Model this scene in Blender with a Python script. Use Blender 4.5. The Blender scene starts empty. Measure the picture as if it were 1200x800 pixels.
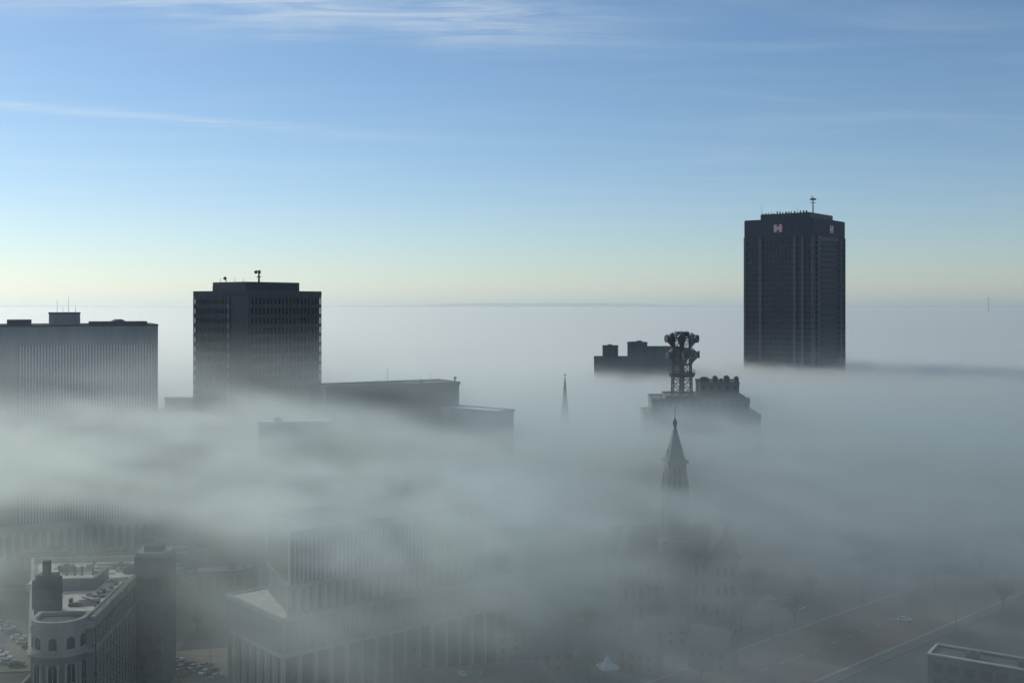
import bpy, math, random
from mathutils import Vector, Matrix
random.seed(7)
S = bpy.context.scene
COL = S.collection
R = math.radians
FPX, HX, HY, EYE = 1287.0, 600.0, 358.0, 100.0

# ---------------------------------------------------------------- camera
cam_d = bpy.data.cameras.new('camera'); cam = bpy.data.objects.new('camera', cam_d); COL.objects.link(cam)
cam.location = (0, 0, EYE); cam.rotation_euler = (R(90), 0, 0)
cam_d.sensor_width = 36; cam_d.lens = 36 * FPX / 1200; cam_d.shift_y = -42 / 1200
cam_d.clip_start = 1; cam_d.clip_end = 150000
S.camera = cam

# ---------------------------------------------------------------- light, sky
SUN_AZ, SUN_EL = -50.0, 31.0          # degrees from the view axis (left negative), above the horizon
sd = Vector((math.sin(R(SUN_AZ)) * math.cos(R(SUN_EL)), math.cos(R(SUN_AZ)) * math.cos(R(SUN_EL)), math.sin(R(SUN_EL))))
sl = bpy.data.lights.new('sun', 'SUN'); so = bpy.data.objects.new('sun', sl); COL.objects.link(so)
sl.energy = 3.0; sl.angle = R(0.53); sl.color = (1.0, 0.955, 0.86)
so.rotation_euler = (-sd).to_track_quat('-Z', 'Y').to_euler(); so.location = (-300, 300, 400)
S.view_settings.view_transform = 'Standard'; S.view_settings.look = 'None'
S.view_settings.exposure = 0.0; S.view_settings.gamma = 1.0
S.render.engine = 'CYCLES'
S.cycles.use_denoising = True
S.cycles.max_bounces = 6; S.cycles.volume_bounces = 3; S.cycles.diffuse_bounces = 2
S.cycles.volume_step_rate = 1.6; S.cycles.volume_max_steps = 512

class NT:
    """little helper for building node trees"""
    def __init__(s, t): s.t = t
    def n(s, kind, **kw):
        x = s.t.nodes.new(kind)
        for k, v in kw.items(): setattr(x, k, v)
        return x
    def l(s, a, b): s.t.links.new(a, b)
    def put(s, sock, v):
        if hasattr(v, 'links') or isinstance(v, bpy.types.NodeSocket): s.l(v, sock)
        else: sock.default_value = v
    def m(s, op, a, b=0.0, c=None, clamp=False):
        x = s.n('ShaderNodeMath', operation=op, use_clamp=clamp)
        s.put(x.inputs[0], a)
        s.put(x.inputs[1], b)
        if c is not None: s.put(x.inputs[2], c)
        return x.outputs[0]
    def vm(s, op, a, b=None):
        x = s.n('ShaderNodeVectorMath', operation=op)
        s.put(x.inputs[0], a)
        if b is not None: s.put(x.inputs[1], b)
        return x.outputs['Value'] if op == 'DOT_PRODUCT' else x.outputs[0]
    def ramp01(s, v, a, b):
        x = s.n('ShaderNodeMapRange', interpolation_type='SMOOTHSTEP')
        s.put(x.inputs['Value'], v); x.inputs['From Min'].default_value = a; x.inputs['From Max'].default_value = b
        return x.outputs['Result']

def pxdir(px, py): return Vector(((px - HX) / FPX, 1.0, (HY - py) / FPX)).normalized()

W = bpy.data.worlds.new('World'); S.world = W; W.use_nodes = True
t = NT(W.node_tree); W.node_tree.nodes.clear()
sky = t.n('ShaderNodeTexSky', sky_type='NISHITA'); sky.sun_disc = False
sky.sun_elevation = R(SUN_EL); sky.sun_rotation = R(SUN_AZ)
sky.altitude = 200; sky.air_density = 1.0; sky.dust_density = 0.22; sky.ozone_density = 2.0
tc = t.n('ShaderNodeTexCoord'); D = tc.outputs['Generated']
sx = t.n('ShaderNodeSeparateXYZ'); t.l(D, sx.inputs[0])
# cirrus: fibrous noise on a high plane
inv = t.m('DIVIDE', 1.0, t.m('ADD', t.m('MAXIMUM', sx.outputs[2], 0.0), 0.06))
pl = t.n('ShaderNodeCombineXYZ'); t.l(t.m('MULTIPLY', sx.outputs[0], inv), pl.inputs[0]); t.l(t.m('MULTIPLY', sx.outputs[1], inv), pl.inputs[1])
mp = t.n('ShaderNodeMapping'); t.l(pl.outputs[0], mp.inputs[0]); mp.inputs['Rotation'].default_value = (0, 0, R(18)); mp.inputs['Scale'].default_value = (0.45, 1.6, 1)
nz = t.n('ShaderNodeTexNoise'); t.l(mp.outputs[0], nz.inputs['Vector']); nz.inputs['Scale'].default_value = 1.7; nz.inputs['Detail'].default_value = 9; nz.inputs['Roughness'].default_value = 0.6; nz.inputs['Distortion'].default_value = 0.6
veil = t.ramp01(nz.outputs['Fac'], 0.42, 0.80)
def band(a, b, sig, gain, cut0, cut1):
    d1, d2 = pxdir(*a), pxdir(*b); nrm = d1.cross(d2).normalized()
    along = (d2 - d1).normalized(); lo, hi = d1.dot(along), d2.dot(along)
    w = t.n('ShaderNodeTexNoise'); t.l(D, w.inputs['Vector']); w.inputs['Scale'].default_value = 9; w.inputs['Detail'].default_value = 6
    q = t.m('ADD', t.vm('DOT_PRODUCT', D, nrm), t.m('MULTIPLY', t.m('SUBTRACT', w.outputs['Fac'], 0.5), sig * 1.6))
    q = t.m('DIVIDE', q, sig); g = t.m('EXPONENT', t.m('MULTIPLY', t.m('MULTIPLY', q, q), -1.0))
    p = t.vm('DOT_PRODUCT', D, along)
    g = t.m('MULTIPLY', g, t.ramp01(p, lo + cut0, lo)) if cut0 else g
    g = t.m('MULTIPLY', g, t.m('SUBTRACT', 1.0, t.ramp01(p, hi - cut1, hi)))
    return t.m('MULTIPLY', g, gain)
mp2 = t.n('ShaderNodeMapping'); t.l(pl.outputs[0], mp2.inputs[0]); mp2.inputs['Rotation'].default_value = (0, 0, R(22)); mp2.inputs['Scale'].default_value = (1.2, 7.0, 1)
nf = t.n('ShaderNodeTexNoise'); t.l(mp2.outputs[0], nf.inputs['Vector']); nf.inputs['Scale'].default_value = 1.6; nf.inputs['Detail'].default_value = 10; nf.inputs['Roughness'].default_value = 0.68; nf.inputs['Distortion'].default_value = 0.9
fib = t.m('ADD', 0.15, t.m('MULTIPLY', t.ramp01(nf.outputs['Fac'], .32, .68), 1.0))
b1 = band((-60, 118), (560, 168), 0.0038, 0.32, 0, 0.22)
b2 = band((120, -20), (880, 48), 0.024, 0.50, 0, 0.34)
cl = t.m('ADD', t.m('MULTIPLY', t.m('ADD', b1, b2), fib), t.m('MULTIPLY', veil, 0.11), clamp=True)
up = t.ramp01(sx.outputs[2], 0.02, 0.12)
cl = t.m('MULTIPLY', cl, up)
tint = t.n('ShaderNodeMix', data_type='RGBA', blend_type='MULTIPLY'); tint.inputs[0].default_value = 1
tg = t.n('ShaderNodeMix', data_type='RGBA'); t.l(t.ramp01(sx.outputs[2], 0.0, 0.26), tg.inputs[0]); tg.inputs[6].default_value = (0.86, 0.965, 1.12, 1); tg.inputs[7].default_value = (0.80, 0.94, 1.06, 1)
t.l(sky.outputs[0], tint.inputs[6]); t.l(tg.outputs[2], tint.inputs[7])
mx = t.n('ShaderNodeMix', data_type='RGBA'); t.l(cl, mx.inputs[0]); t.l(tint.outputs[2], mx.inputs[6]); mx.inputs[7].default_value = (8.0, 8.9, 9.4, 1)
bg = t.n('ShaderNodeBackground'); t.l(mx.outputs[2], bg.inputs[0]); bg.inputs[1].default_value = 0.091
ow = t.n('ShaderNodeOutputWorld'); t.l(bg.outputs[0], ow.inputs[0])

# ---------------------------------------------------------------- materials
MATS = {}
def mat(name, col, rough=0.75, var=0.18, scale=0.35, bump=0.0, metal=0.0, streak=False, spec=0.5):
    if name in MATS: return MATS[name]
    m = bpy.data.materials.new(name); m.use_nodes = True; k = NT(m.node_tree)
    b = m.node_tree.nodes['Principled BSDF']
    b.inputs['Roughness'].default_value = rough; b.inputs['Metallic'].default_value = metal
    b.inputs['Specular IOR Level'].default_value = spec
    g = k.n('ShaderNodeTexCoord'); nz = k.n('ShaderNodeTexNoise'); mp = k.n('ShaderNodeMapping')
    k.l(g.outputs['Object'], mp.inputs[0]); k.l(mp.outputs[0], nz.inputs['Vector'])
    if streak: mp.inputs['Scale'].default_value = (1.0, 1.0, 0.12)
    nz.inputs['Scale'].default_value = scale; nz.inputs['Detail'].default_value = 8; nz.inputs['Roughness'].default_value = 0.65
    cr = k.n('ShaderNodeMix', data_type='RGBA'); k.l(k.ramp01(nz.outputs['Fac'], 0.3, 0.72), cr.inputs[0])
    cr.inputs[6].default_value = tuple(c * (1 - var) for c in col) + (1,)
    cr.inputs[7].default_value = tuple(min(c * (1 + var), 1) for c in col) + (1,)
    k.l(cr.outputs[2], b.inputs['Base Color'])
    if bump:
        bp = k.n('ShaderNodeBump'); bp.inputs['Strength'].default_value = bump; k.l(nz.outputs['Fac'], bp.inputs['Height']); k.l(bp.outputs[0], b.inputs['Normal'])
    MATS[name] = m; return m
M = dict(
    conc=mat('pale_concrete', (0.27, 0.27, 0.26), 0.85, 0.15, 0.25, 0.1, streak=True),
    pier=mat('tower_pier_concrete', (0.095, 0.105, 0.12), 0.8, 0.15, 0.2, 0.1, streak=True),
    white_conc=mat('white_precast', (0.55, 0.55, 0.53), 0.8, 0.12, 0.25, 0.1, streak=True),
    dark_conc=mat('dark_concrete', (0.05, 0.06, 0.075), 0.85, 0.2, 0.3, 0.1, streak=True),
    brown_conc=mat('brown_precast', (0.028, 0.042, 0.07), 0.8, 0.15, 0.2, 0.1, streak=True),
    dark_metal=mat('dark_metal', (0.03, 0.038, 0.05), 0.5, 0.25, 0.6, 0, 0.4),
    galv=mat('weathered_steel', (0.09, 0.094, 0.10), 0.5, 0.3, 0.8, 0, 0.5),
    antenna=mat('antenna_shell', (0.045, 0.048, 0.06), 0.5, 0.2, 0.6),
    antenna_pale=mat('pale_antenna_shell', (0.13, 0.14, 0.155), 0.5, 0.2, 0.6),
    glass=mat('dark_glass', (0.014, 0.025, 0.042), 0.2, 0.5, 0.45, 0, 0.0),
    stone=mat('grey_stone', (0.19, 0.185, 0.175), 0.9, 0.2, 0.4, 0.3, streak=True),
    limestone=mat('tan_limestone', (0.36, 0.34, 0.29), 0.88, 0.18, 0.35, 0.2, streak=True),
    granite_dark=mat('dark_stone', (0.085, 0.085, 0.085), 0.9, 0.25, 0.4, 0.2, streak=True),  # stone in one darker tone, for the telephone building
    granite=mat('dark_granite', (0.16, 0.16, 0.155), 0.9, 0.25, 0.5, 0.3),
    slate=mat('slate_roof', (0.07, 0.08, 0.085), 0.6, 0.25, 0.8, 0.2),
    copper=mat('green_copper', (0.12, 0.18, 0.16), 0.7, 0.2, 0.8),
    gravel=mat('pale_roof_gravel', (0.70, 0.64, 0.54), 0.95, 0.22, 0.22, 0.3),
    white_roof=mat('white_roof_membrane', (0.66, 0.66, 0.64), 0.6, 0.16, 0.2),
    tar=mat('tar_roof', (0.09, 0.09, 0.09), 0.9, 0.35, 0.2, 0.2),
    brick=mat('red_brick_wall', (0.19, 0.11, 0.085), 0.9, 0.2, 0.6, 0.2),
    asphalt=mat('asphalt', (0.055, 0.055, 0.056), 0.9, 0.3, 0.12, 0.15),
    lot=mat('worn_lot_asphalt', (0.21, 0.185, 0.145), 0.95, 0.25, 0.12, 0.2),
    road_brown=mat('brown_paved_street', (0.20, 0.135, 0.10), 0.95, 0.18, 0.08, 0.2),
    pave=mat('pavement_concrete', (0.135, 0.13, 0.12), 0.95, 0.18, 0.2, 0.15),
    kerb=mat('kerb_stone', (0.33, 0.32, 0.29), 0.95, 0.12, 0.3),
    paint=mat('white_road_paint', (0.72, 0.72, 0.70), 0.8, 0.15, 0.6),
    dirt=mat('city_ground', (0.10, 0.10, 0.09), 0.95, 0.35, 0.02, 0.2),
    grass=mat('lawn', (0.10, 0.16, 0.09), 0.95, 0.3, 0.15, 0.3),
    bark=mat('bark', (0.07, 0.055, 0.045), 0.95, 0.25, 1.5, 0.3),
    leaf=mat('autumn_leaf', (0.075, 0.085, 0.045), 0.85, 0.45, 0.5),
    leaf2=mat('russet_leaf', (0.12, 0.085, 0.045), 0.85, 0.4, 0.5),
    rubber=mat('tyre_rubber', (0.02, 0.02, 0.02), 0.9, 0.1),
    rim=mat('wheel_rim', (0.45, 0.45, 0.46), 0.35, 0.05, 1, 0, 0.7),
    carglass=mat('car_glass', (0.02, 0.025, 0.03), 0.08, 0.2),
    tent=mat('white_canvas', (0.55, 0.56, 0.55), 0.8, 0.08, 0.5),
    hill=mat('wooded_hill', (0.06, 0.08, 0.06), 0.95, 0.3, 0.001),
    sign=mat('white_sign_face', (0.80, 0.80, 0.80), 0.5, 0.04),
    sign_pink=mat('pinkish_white_sign_face', (0.66, 0.52, 0.55), 0.5, 0.04),
    red=mat('red_sign_face', (0.62, 0.05, 0.06), 0.5, 0.04),
    chrome=mat('lamp_lens', (0.6, 0.6, 0.58), 0.2, 0.05),
)
PAINTS = dict(white=(0.78, 0.78, 0.77), silver=(0.45, 0.46, 0.48), grey=(0.17, 0.175, 0.18), black=(0.02, 0.02, 0.022), red=(0.33, 0.03, 0.025), blue=(0.04, 0.08, 0.2), tan=(0.36, 0.30, 0.21), green=(0.03, 0.10, 0.06))
for k_, c_ in PAINTS.items(): M['paint_' + k_] = mat('car_paint_' + k_, c_, 0.25, 0.04, 0.8)

# ---------------------------------------------------------------- mesh helpers
FACES = ((0, 3, 2, 1), (4, 5, 6, 7), (0, 1, 5, 4), (1, 2, 6, 5), (2, 3, 7, 6), (3, 0, 4, 7))
class MB:
    def __init__(s): s.v = []; s.f = []
    def add(s, vs, fs):
        o = len(s.v); s.v += [tuple(v) for v in vs]; s.f += [tuple(i + o for i in f) for f in fs]; return s
    def box(s, x0, x1, y0, y1, z0, z1):
        return s.add([(x0, y0, z0), (x1, y0, z0), (x1, y1, z0), (x0, y1, z0), (x0, y0, z1), (x1, y0, z1), (x1, y1, z1), (x0, y1, z1)], FACES)
    def frustum(s, cx, cy, z0, z1, r0, r1, n=8, a0=0.0, arc=None):
        """closed ring solid"""
        vs = []
        for z, r in ((z0, r0), (z1, r1)):
            for i in range(n):
                a = a0 + 2 * math.pi * i / n; vs.append((cx + r * math.cos(a), cy + r * math.sin(a), z))
        fs = [(i, (i + 1) % n, n + (i + 1) % n, n + i) for i in range(n)] + [tuple(reversed(range(n))), tuple(range(n, 2 * n))]
        return s.add(vs, fs)
    def bar(s, a, b, r, n=4, r1=None):
        a, b = Vector(a), Vector(b); d = (b - a)
        if d.length < 1e-6: return s
        q = d.to_track_quat('Z', 'Y'); vs = []
        for p, rr in ((a, r), (b, r if r1 is None else r1)):
            for i in range(n):
                an = 2 * math.pi * i / n + math.pi / 4
                vs.append(p + q @ Vector((rr * math.cos(an), rr * math.sin(an), 0)))
        fs = [(i, (i + 1) % n, n + (i + 1) % n, n + i) for i in range(n)] + [tuple(reversed(range(n))), tuple(range(n, 2 * n))]
        return s.add(vs, fs)
    def prism(s, pts, z0, z1):
        n = len(pts); vs = [(x, y, z0) for x, y in pts] + [(x, y, z1) for x, y in pts]
        return s.add(vs, [(i, (i + 1) % n, n + (i + 1) % n, n + i) for i in range(n)] + [tuple(reversed(range(n))), tuple(range(n, 2 * n))])
    def gable(s, x0, x1, y0, y1, z0, z1, axis='x'):
        if axis == 'x':
            ym = (y0 + y1) / 2; vs = [(x0, y0, z0), (x1, y0, z0), (x1, y1, z0), (x0, y1, z0), (x0, ym, z1), (x1, ym, z1)]
            return s.add(vs, [(0, 3, 2, 1), (0, 1, 5, 4), (2, 3, 4, 5), (0, 4, 3), (1, 2, 5)])
        xm = (x0 + x1) / 2; vs = [(x0, y0, z0), (x1, y0, z0), (x1, y1, z0), (x0, y1, z0), (xm, y0, z1), (xm, y1, z1)]
        return s.add(vs, [(0, 3, 2, 1), (0, 1, 4), (2, 3, 5), (1, 2, 5, 4), (3, 0, 4, 5)])
    def mesh(s, name, m, smooth=False):
        me = bpy.data.meshes.new(name); me.from_pydata(s.v, [], s.f); me.validate()
        if m: me.materials.append(m)
        if smooth:
            for p in me.polygons: p.use_smooth = True
        me.update(); return me
def thing(name, label, cat, loc=(0, 0, 0), rz=0.0, group=None):
    o = bpy.data.objects.new(name, None); COL.objects.link(o); o.location = loc; o.rotation_euler = (0, 0, rz); o.empty_display_size = 1
    o['label'] = label; o['category'] = cat
    if group: o['group'] = group
    return o
def part(name, mb, m, parent, loc=(0, 0, 0), rz=0.0, stuff=False, smooth=False):
    me = mb if isinstance(mb, bpy.types.Mesh) else mb.mesh(name, m, smooth)
    o = bpy.data.objects.new(name, me); COL.objects.link(o); o.parent = parent; o.location = loc; o.rotation_euler = (0, 0, rz)
    if stuff: o['kind'] = 'stuff'
    return o
def struct(name, mb, m, kind='structure'):
    me = mb if isinstance(mb, bpy.types.Mesh) else mb.mesh(name, m)
    o = bpy.data.objects.new(name, me); COL.objects.link(o); o['kind'] = kind; return o
def copy_tree(o, parent=None):
    c = o.copy(); COL.objects.link(c); c.parent = parent
    for ch in o.children: copy_tree(ch, c)
    return c
def G(px, py, z=0.0):
    """where the sight line of a photo pixel meets height z"""
    d = (EYE - z) * FPX / (py - HY); return ((px - HX) / FPX * d, d)

def side_box(mb, side, Wd, Dp, u0, u1, d0, d1, z0, z1):
    """a box on one face of a Wd x Dp block: u along the face, d outward"""
    if side == 'front': mb.box(u0, u1, -d1, -d0, z0, z1)
    elif side == 'back': mb.box(u0, u1, Dp + d0, Dp + d1, z0, z1)
    elif side == 'right': mb.box(Wd + d0, Wd + d1, u0, u1, z0, z1)
    else: mb.box(-d1, -d0, u0, u1, z0, z1)
def facade(parent, side, Wd, Dp, u0, u1, z0, z1, floors, bays, m, pier=0.5, sp=1.2, depth=0.35, names=('mullions', 'spandrels')):
    a, b = MB(), MB()
    fh = (z1 - z0) / floors; bw = (u1 - u0) / bays
    for i in range(bays + 1):
        u = u0 + i * bw; side_box(a, side, Wd, Dp, max(u - pier / 2, u0), min(u + pier / 2, u1), 0.0, depth, z0, z1)
    for j in range(floors + 1):
        z = z0 + j * fh; side_box(b, side, Wd, Dp, u0 + 0.01, u1 - 0.01, 0.01, depth - 0.04, max(z - sp / 2, z0 + 0.01), min(z + sp / 2, z1 - 0.01))
    if pier > 0: part(names[0], a, m, parent, stuff=True)
    part(names[1], b, m, parent, stuff=True)
def parapet(mb, Wd, Dp, z0, z1, th=0.4, x0=0, y0=0):
    mb.box(x0, x0 + Wd, y0, y0 + th, z0, z1); mb.box(x0, x0 + Wd, y0 + Dp - th, y0 + Dp, z0, z1)
    mb.box(x0, x0 + th, y0 + th, y0 + Dp - th, z0, z1); mb.box(x0 + Wd - th, x0 + Wd, y0 + th, y0 + Dp - th, z0, z1)
def roof_unit(parent, x, y, z, sx=3, sy=2, h=1.6):
    b = MB(); b.box(x, x + sx, y, y + sy, z + 0.2, z + h); b.box(x + 0.3, x + 0.5, y + 0.3, y + sy - 0.3, z, z + 0.2); b.box(x + sx - 0.5, x + sx - 0.3, y + 0.3, y + sy - 0.3, z, z + 0.2)
    o = part('air_handler', b, M['galv'], parent)
    c = MB(); c.frustum(x + sx / 2, y + sy / 2, z + h, z + h + 0.35, min(sx, sy) * 0.34, min(sx, sy) * 0.3, 10); part('fan_cowl', c, M['dark_metal'], o)
def whip(parent, x, y, z, h, r=0.1, name='antenna'):
    b = MB(); b.bar((x, y, z), (x, y, z + h), r, 5, r * 0.5); return part(name, b, M['dark_metal'], parent)

# ---------------------------------------------------------------- ground, hills, streets
g = MB(); g.add([(-50000, -3000, 0), (50000, -3000, 0), (50000, 60000, 0), (-50000, 60000, 0)], [(0, 1, 2, 3)]); struct('ground', g, M['dirt'])
hb = MB(); n = 160; vs = []; fs = []
for i in range(n + 1):
    x = -26000 + 52000 * i / n; pxx = HX + FPX * x / 42000
    e = max(0, 1 - abs(pxx - 640) / 280) ** 0.6 * 62 + 22 * math.sin(pxx * 0.011 + 1) + 9 * math.sin(pxx * 0.037) + 4 * math.sin(pxx * 0.11)
    h = 72 + max(0, e) * 1.6
    for (dy, hh) in ((-900, 0), (0, h), (500, h * 0.9), (1500, 0)): vs.append((x, 42000 + dy, hh))
for i in range(n):
    for k in range(3): a = i * 4 + k; fs.append((a, a + 4, a + 5, a + 1))
hb.add(vs, fs); struct('hills', hb, M['hill'])

def strip(name, a, b, w, z, m, side=0.0):
    a, b = Vector(a), Vector(b); d = (b - a).normalized(); nr = Vector((-d.y, d.x)); c = nr * side
    q = MB(); p = [a + c - nr * w / 2, b + c - nr * w / 2, b + c + nr * w / 2, a + c + nr * w / 2]
    q.add([(v.x, v.y, z) for v in p], [(0, 1, 2, 3)]); return struct(name, q, m)
def kerbed(name, a, b, w, z, m, side, th=0.13):
    a, b = Vector(a), Vector(b); d = (b - a).normalized(); nr = Vector((-d.y, d.x)); c = nr * side
    q = MB(); p = [a + c - nr * w / 2, b + c - nr * w / 2, b + c + nr * w / 2, a + c + nr * w / 2]
    q.prism([(v.x, v.y) for v in p], z, z + th); return struct(name, q, m)
# the broad brown street on the right, between two pale kerbs
A1, A2 = Vector(G(760, 800)), Vector(G(1100, 677)); B1, B2 = Vector(G(950, 800)), Vector(G(1190, 690))
dr = (A2 - A1).normalized(); A0 = A1 - dr * 120; A3 = A2 + dr * 4
nr = Vector((dr.y, -dr.x)); wid = (B1 - A1).dot(nr)
mid0, mid1 = A0 + nr * wid / 2, A2 + dr * 6 + nr * wid / 2
strip('street', mid0, mid1, wid, 0.004, M['road_brown'])
kerbed('kerb', mid0, mid1, 0.9, 0.0, M['kerb'], wid / 2 + 0.2); kerbed('kerb', mid0, mid1 + dr * 12, 0.9, 0.0, M['kerb'], -wid / 2 - 0.2)
kerbed('pavement', mid0, mid1, 4.0, 0.0, M['pave'], wid / 2 + 2.65, 0.12); kerbed('pavement', mid0, mid1 + dr * 12, 4.0, 0.0, M['pave'], -wid / 2 - 2.65, 0.12)
for k in range(26):
    c = mid0 + dr * (6 + k * 9); q = strip('lane_marking', c, c + dr * 3.4, 0.22, 0.008, M['paint'])
e0 = mid1 + dr * 0.5; strip('cross_kerb', e0 - nr * wid * 0.5, e0 + nr * wid * 0.42, 0.9, 0.012, M['kerb'])
# cross street behind, and the avenue between the left hand blocks
strip('street', (-330, 372), (330, 436), 16, 0.004, M['asphalt'])
kerbed('pavement', (-330, 372), (20, 405.9), 3.5, 0.0, M['pave'], 10, 0.12); kerbed('pavement', (60, 409.8), (330, 436), 3.5, 0.0, M['pave'], 10, 0.12)
strip('street', (-84, 120), (-93, 378), 13, 0.008, M['asphalt'])
strip('street', (-78, 260.5), (10, 345), 9, 0.012, M['asphalt'], 8.0)
for k in range(22):
    x = -320 + k * 28; strip('lane_marking', (x, 372 + (x + 330) * 64 / 660), (x + 6, 372 + (x + 336) * 64 / 660), 0.25, 0.016, M['paint'])
def slab(name, pts, m, z=0.0, th=0.13): q = MB(); q.prism(pts, z, z + th); return struct(name, q, m)
slab('car_park', [G(-160, 800), G(46, 800), G(46, 778), G(30, 727), G(-140, 720)], M['lot'], 0, 0.10)
slab('car_park', [(-97.5, 285), (-78.5, 285), (-76.5, 300), (-81, 322), (-97.5, 318)], M['lot'], 0, 0.10)
slab('lawn', [G(846, 734), G(930, 735), G(950, 700), G(862, 697)], M['grass'], 0, 0.15)
slab('lawn', [G(600, 720), G(700, 732), G(720, 700), G(640, 690)], M['grass'], 0, 0.15)
slab('car_park', [(-98, 384), (-62, 388), (-60, 414), (-99, 410)], M['asphalt'], 0, 0.05)

# ---------------------------------------------------------------- HIGH TOWER on the right
def high_tower():
    Wd, Dp, H = 54.1, 60.0, 163.7; phi = R(-38); cx, cy = 219.4, 800.0
    o = thing('office_tower', 'tallest dark office tower with white and red H emblems near its flat top', 'skyscraper', (cx - math.cos(phi) * Wd, cy - math.sin(phi) * Wd, 0), phi)
    b = MB(); b.box(0.4, Wd - 0.4, 0.4, Dp - 0.4, 0, H - 12); part('glass_core', b, M['glass'], o)
    b = MB(); b.box(-0.35, Wd + 0.35, -0.35, Dp + 0.35, H - 12.2, H); part('crown_band', b, M['brown_conc'], o)
    b = MB(); b.box(0.1, Wd - 0.1, 0.1, Dp - 0.1, H - 15.0, H - 12.2); part('shadow_gap', b, M['dark_metal'], o)
    b = MB(); parapet(b, Wd + 0.3, Dp + 0.3, H, H + 0.7, 0.5, -0.15, -0.15); part('parapet', b, M['brown_conc'], o)
    nf = 36; z0 = 6; z1 = H - 15.4
    for side, L, piers, nb in (('front', Wd, (0.0, 12.8, 40.0, 46.2, 54.1), 18), ('right', Dp, (0.0, 8.0, 52.0, 60.0), 18), ('left', Dp, (0.0, 30.0, 60.0), 20)):
        facade(o, side, Wd, Dp, 0.3, L - 0.3, z0, z1, nf, nb, M['brown_conc'], 0.75 if side == 'right' else 0.35, 1.75 if side == 'right' else 1.9, 0.55 if side == 'right' else 0.35)
        for u in piers:
            q = MB(); w = 1.1; side_box(q, side, Wd, Dp, max(u - w, -0.2), min(u + w, L + 0.2), -0.2, 0.95, 0, H - 12.25); part('pier', q, M['pier'], o)
    # roof plant, stepped back, with a rail of small gear
    b = MB(); b.box(9, Wd - 6, 8, Dp - 8, H, H + 5.2); part('penthouse', b, M['dark_metal'], o)
    b = MB()
    for i in range(22): b.box(9.5 + i * 1.75, 10.1 + i * 1.75, 7.8, 8.0, H + 0.4, H + 4.8)
    part('louvres', b, M['galv'], o, stuff=True)
    b = MB(); rnd = random.Random(3)
    for i in range(16): x = 10 + i * 2.3; h = rnd.uniform(0.5, 1.8); b.box(x, x + rnd.uniform(.3, 1.2), 9, 9.8, H + 5.2, H + 5.2 + h)
    part('rooftop_gear', b, M['dark_metal'], o, stuff=True)
    for x, h in ((9.5, 7.5), (17, 2.5), (24, 2.8), (33, 2.4), (38, 4.2)): whip(o, x, 9.2, H + 5.2, h, 0.14)
    m = MB(); m.bar((Wd - 8.5, 20, H + 5.2), (Wd - 8.5, 20, H + 17.5), 0.5, 6, 0.38); mast = part('mast', m, M['dark_metal'], o)
    m = MB(); m.frustum(Wd - 8.5, 20, H + 15.2, H + 16.2, 2.3, 2.3, 10); m.box(Wd - 10.5, Wd - 6.5, 19.8, 20.2, H + 12.8, H + 13.2); part('crossarm', m, M['dark_metal'], mast)
    m = MB(); m.bar((Wd - 9.5, 20, H + 16.2), (Wd - 9.5, 20, H + 18.8), 0.15); part('aerial', m, M['dark_metal'], mast)
    # emblems: white bars, red wedges between them
    def emblem(side, uc, zc):
        w, h = 8.2, 5.8
        def pt(u, z, d): return (u, -d, z) if side == 'front' else (Wd + d, u, z)
        L_ = MB(); Rr = MB(); Rd = MB()
        def tri(mb, pts, d0, d1):
            n = len(pts); mb.add([pt(u, z, d0) for u, z in pts] + [pt(u, z, d1) for u, z in pts], [tuple(range(n)), tuple(reversed(range(n, 2 * n)))] + [(i, (i + 1) % n, n + (i + 1) % n, n + i) for i in range(n)])
        xa, xb, hh = uc - w / 2 + 1.0, uc + w / 2 - 1.0, h / 2
        tri(L_, [(xa - 1.0, zc), (xa, zc - hh), (xa, zc + hh)], 0.36, 0.6); tri(Rr, [(xb + 1.0, zc), (xb, zc + hh), (xb, zc - hh)], 0.36, 0.6)
        tri(Rd, [(xa + 2.0, zc - hh), (xb - 2.0, zc - hh), (uc, zc - .7)], 0.36, 0.56); tri(Rd, [(xa + 2.0, zc + hh), (uc, zc + .7), (xb - 2.0, zc + hh)], 0.36, 0.56)
        e = part('emblem', L_, M['red'], o); part('red_wedge', Rr, M['red'], e); part('red_notch', Rd, M['red'], e)
        hbar = MB()
        tri(hbar, [(xa, zc - hh), (xa + 2.0, zc - hh), (xa + 2.0, zc + hh), (xa, zc + hh)], 0.61, 0.85); tri(hbar, [(xb - 2.0, zc - hh), (xb, zc - hh), (xb, zc + hh), (xb - 2.0, zc + hh)], 0.61, 0.85)
        tri(hbar, [(xa + 2.0, zc - 1.5), (uc, zc - .75), (xb - 2.0, zc - 1.5), (xb - 2.0, zc + 1.5), (uc, zc + .75), (xa + 2.0, zc + 1.5)], 0.61, 0.84)
        part('letter_h', hbar, M['sign_pink'], e)
    emblem('front', 27, H - 6.4); emblem('right', 33, H - 6.4)
high_tower()

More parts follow.
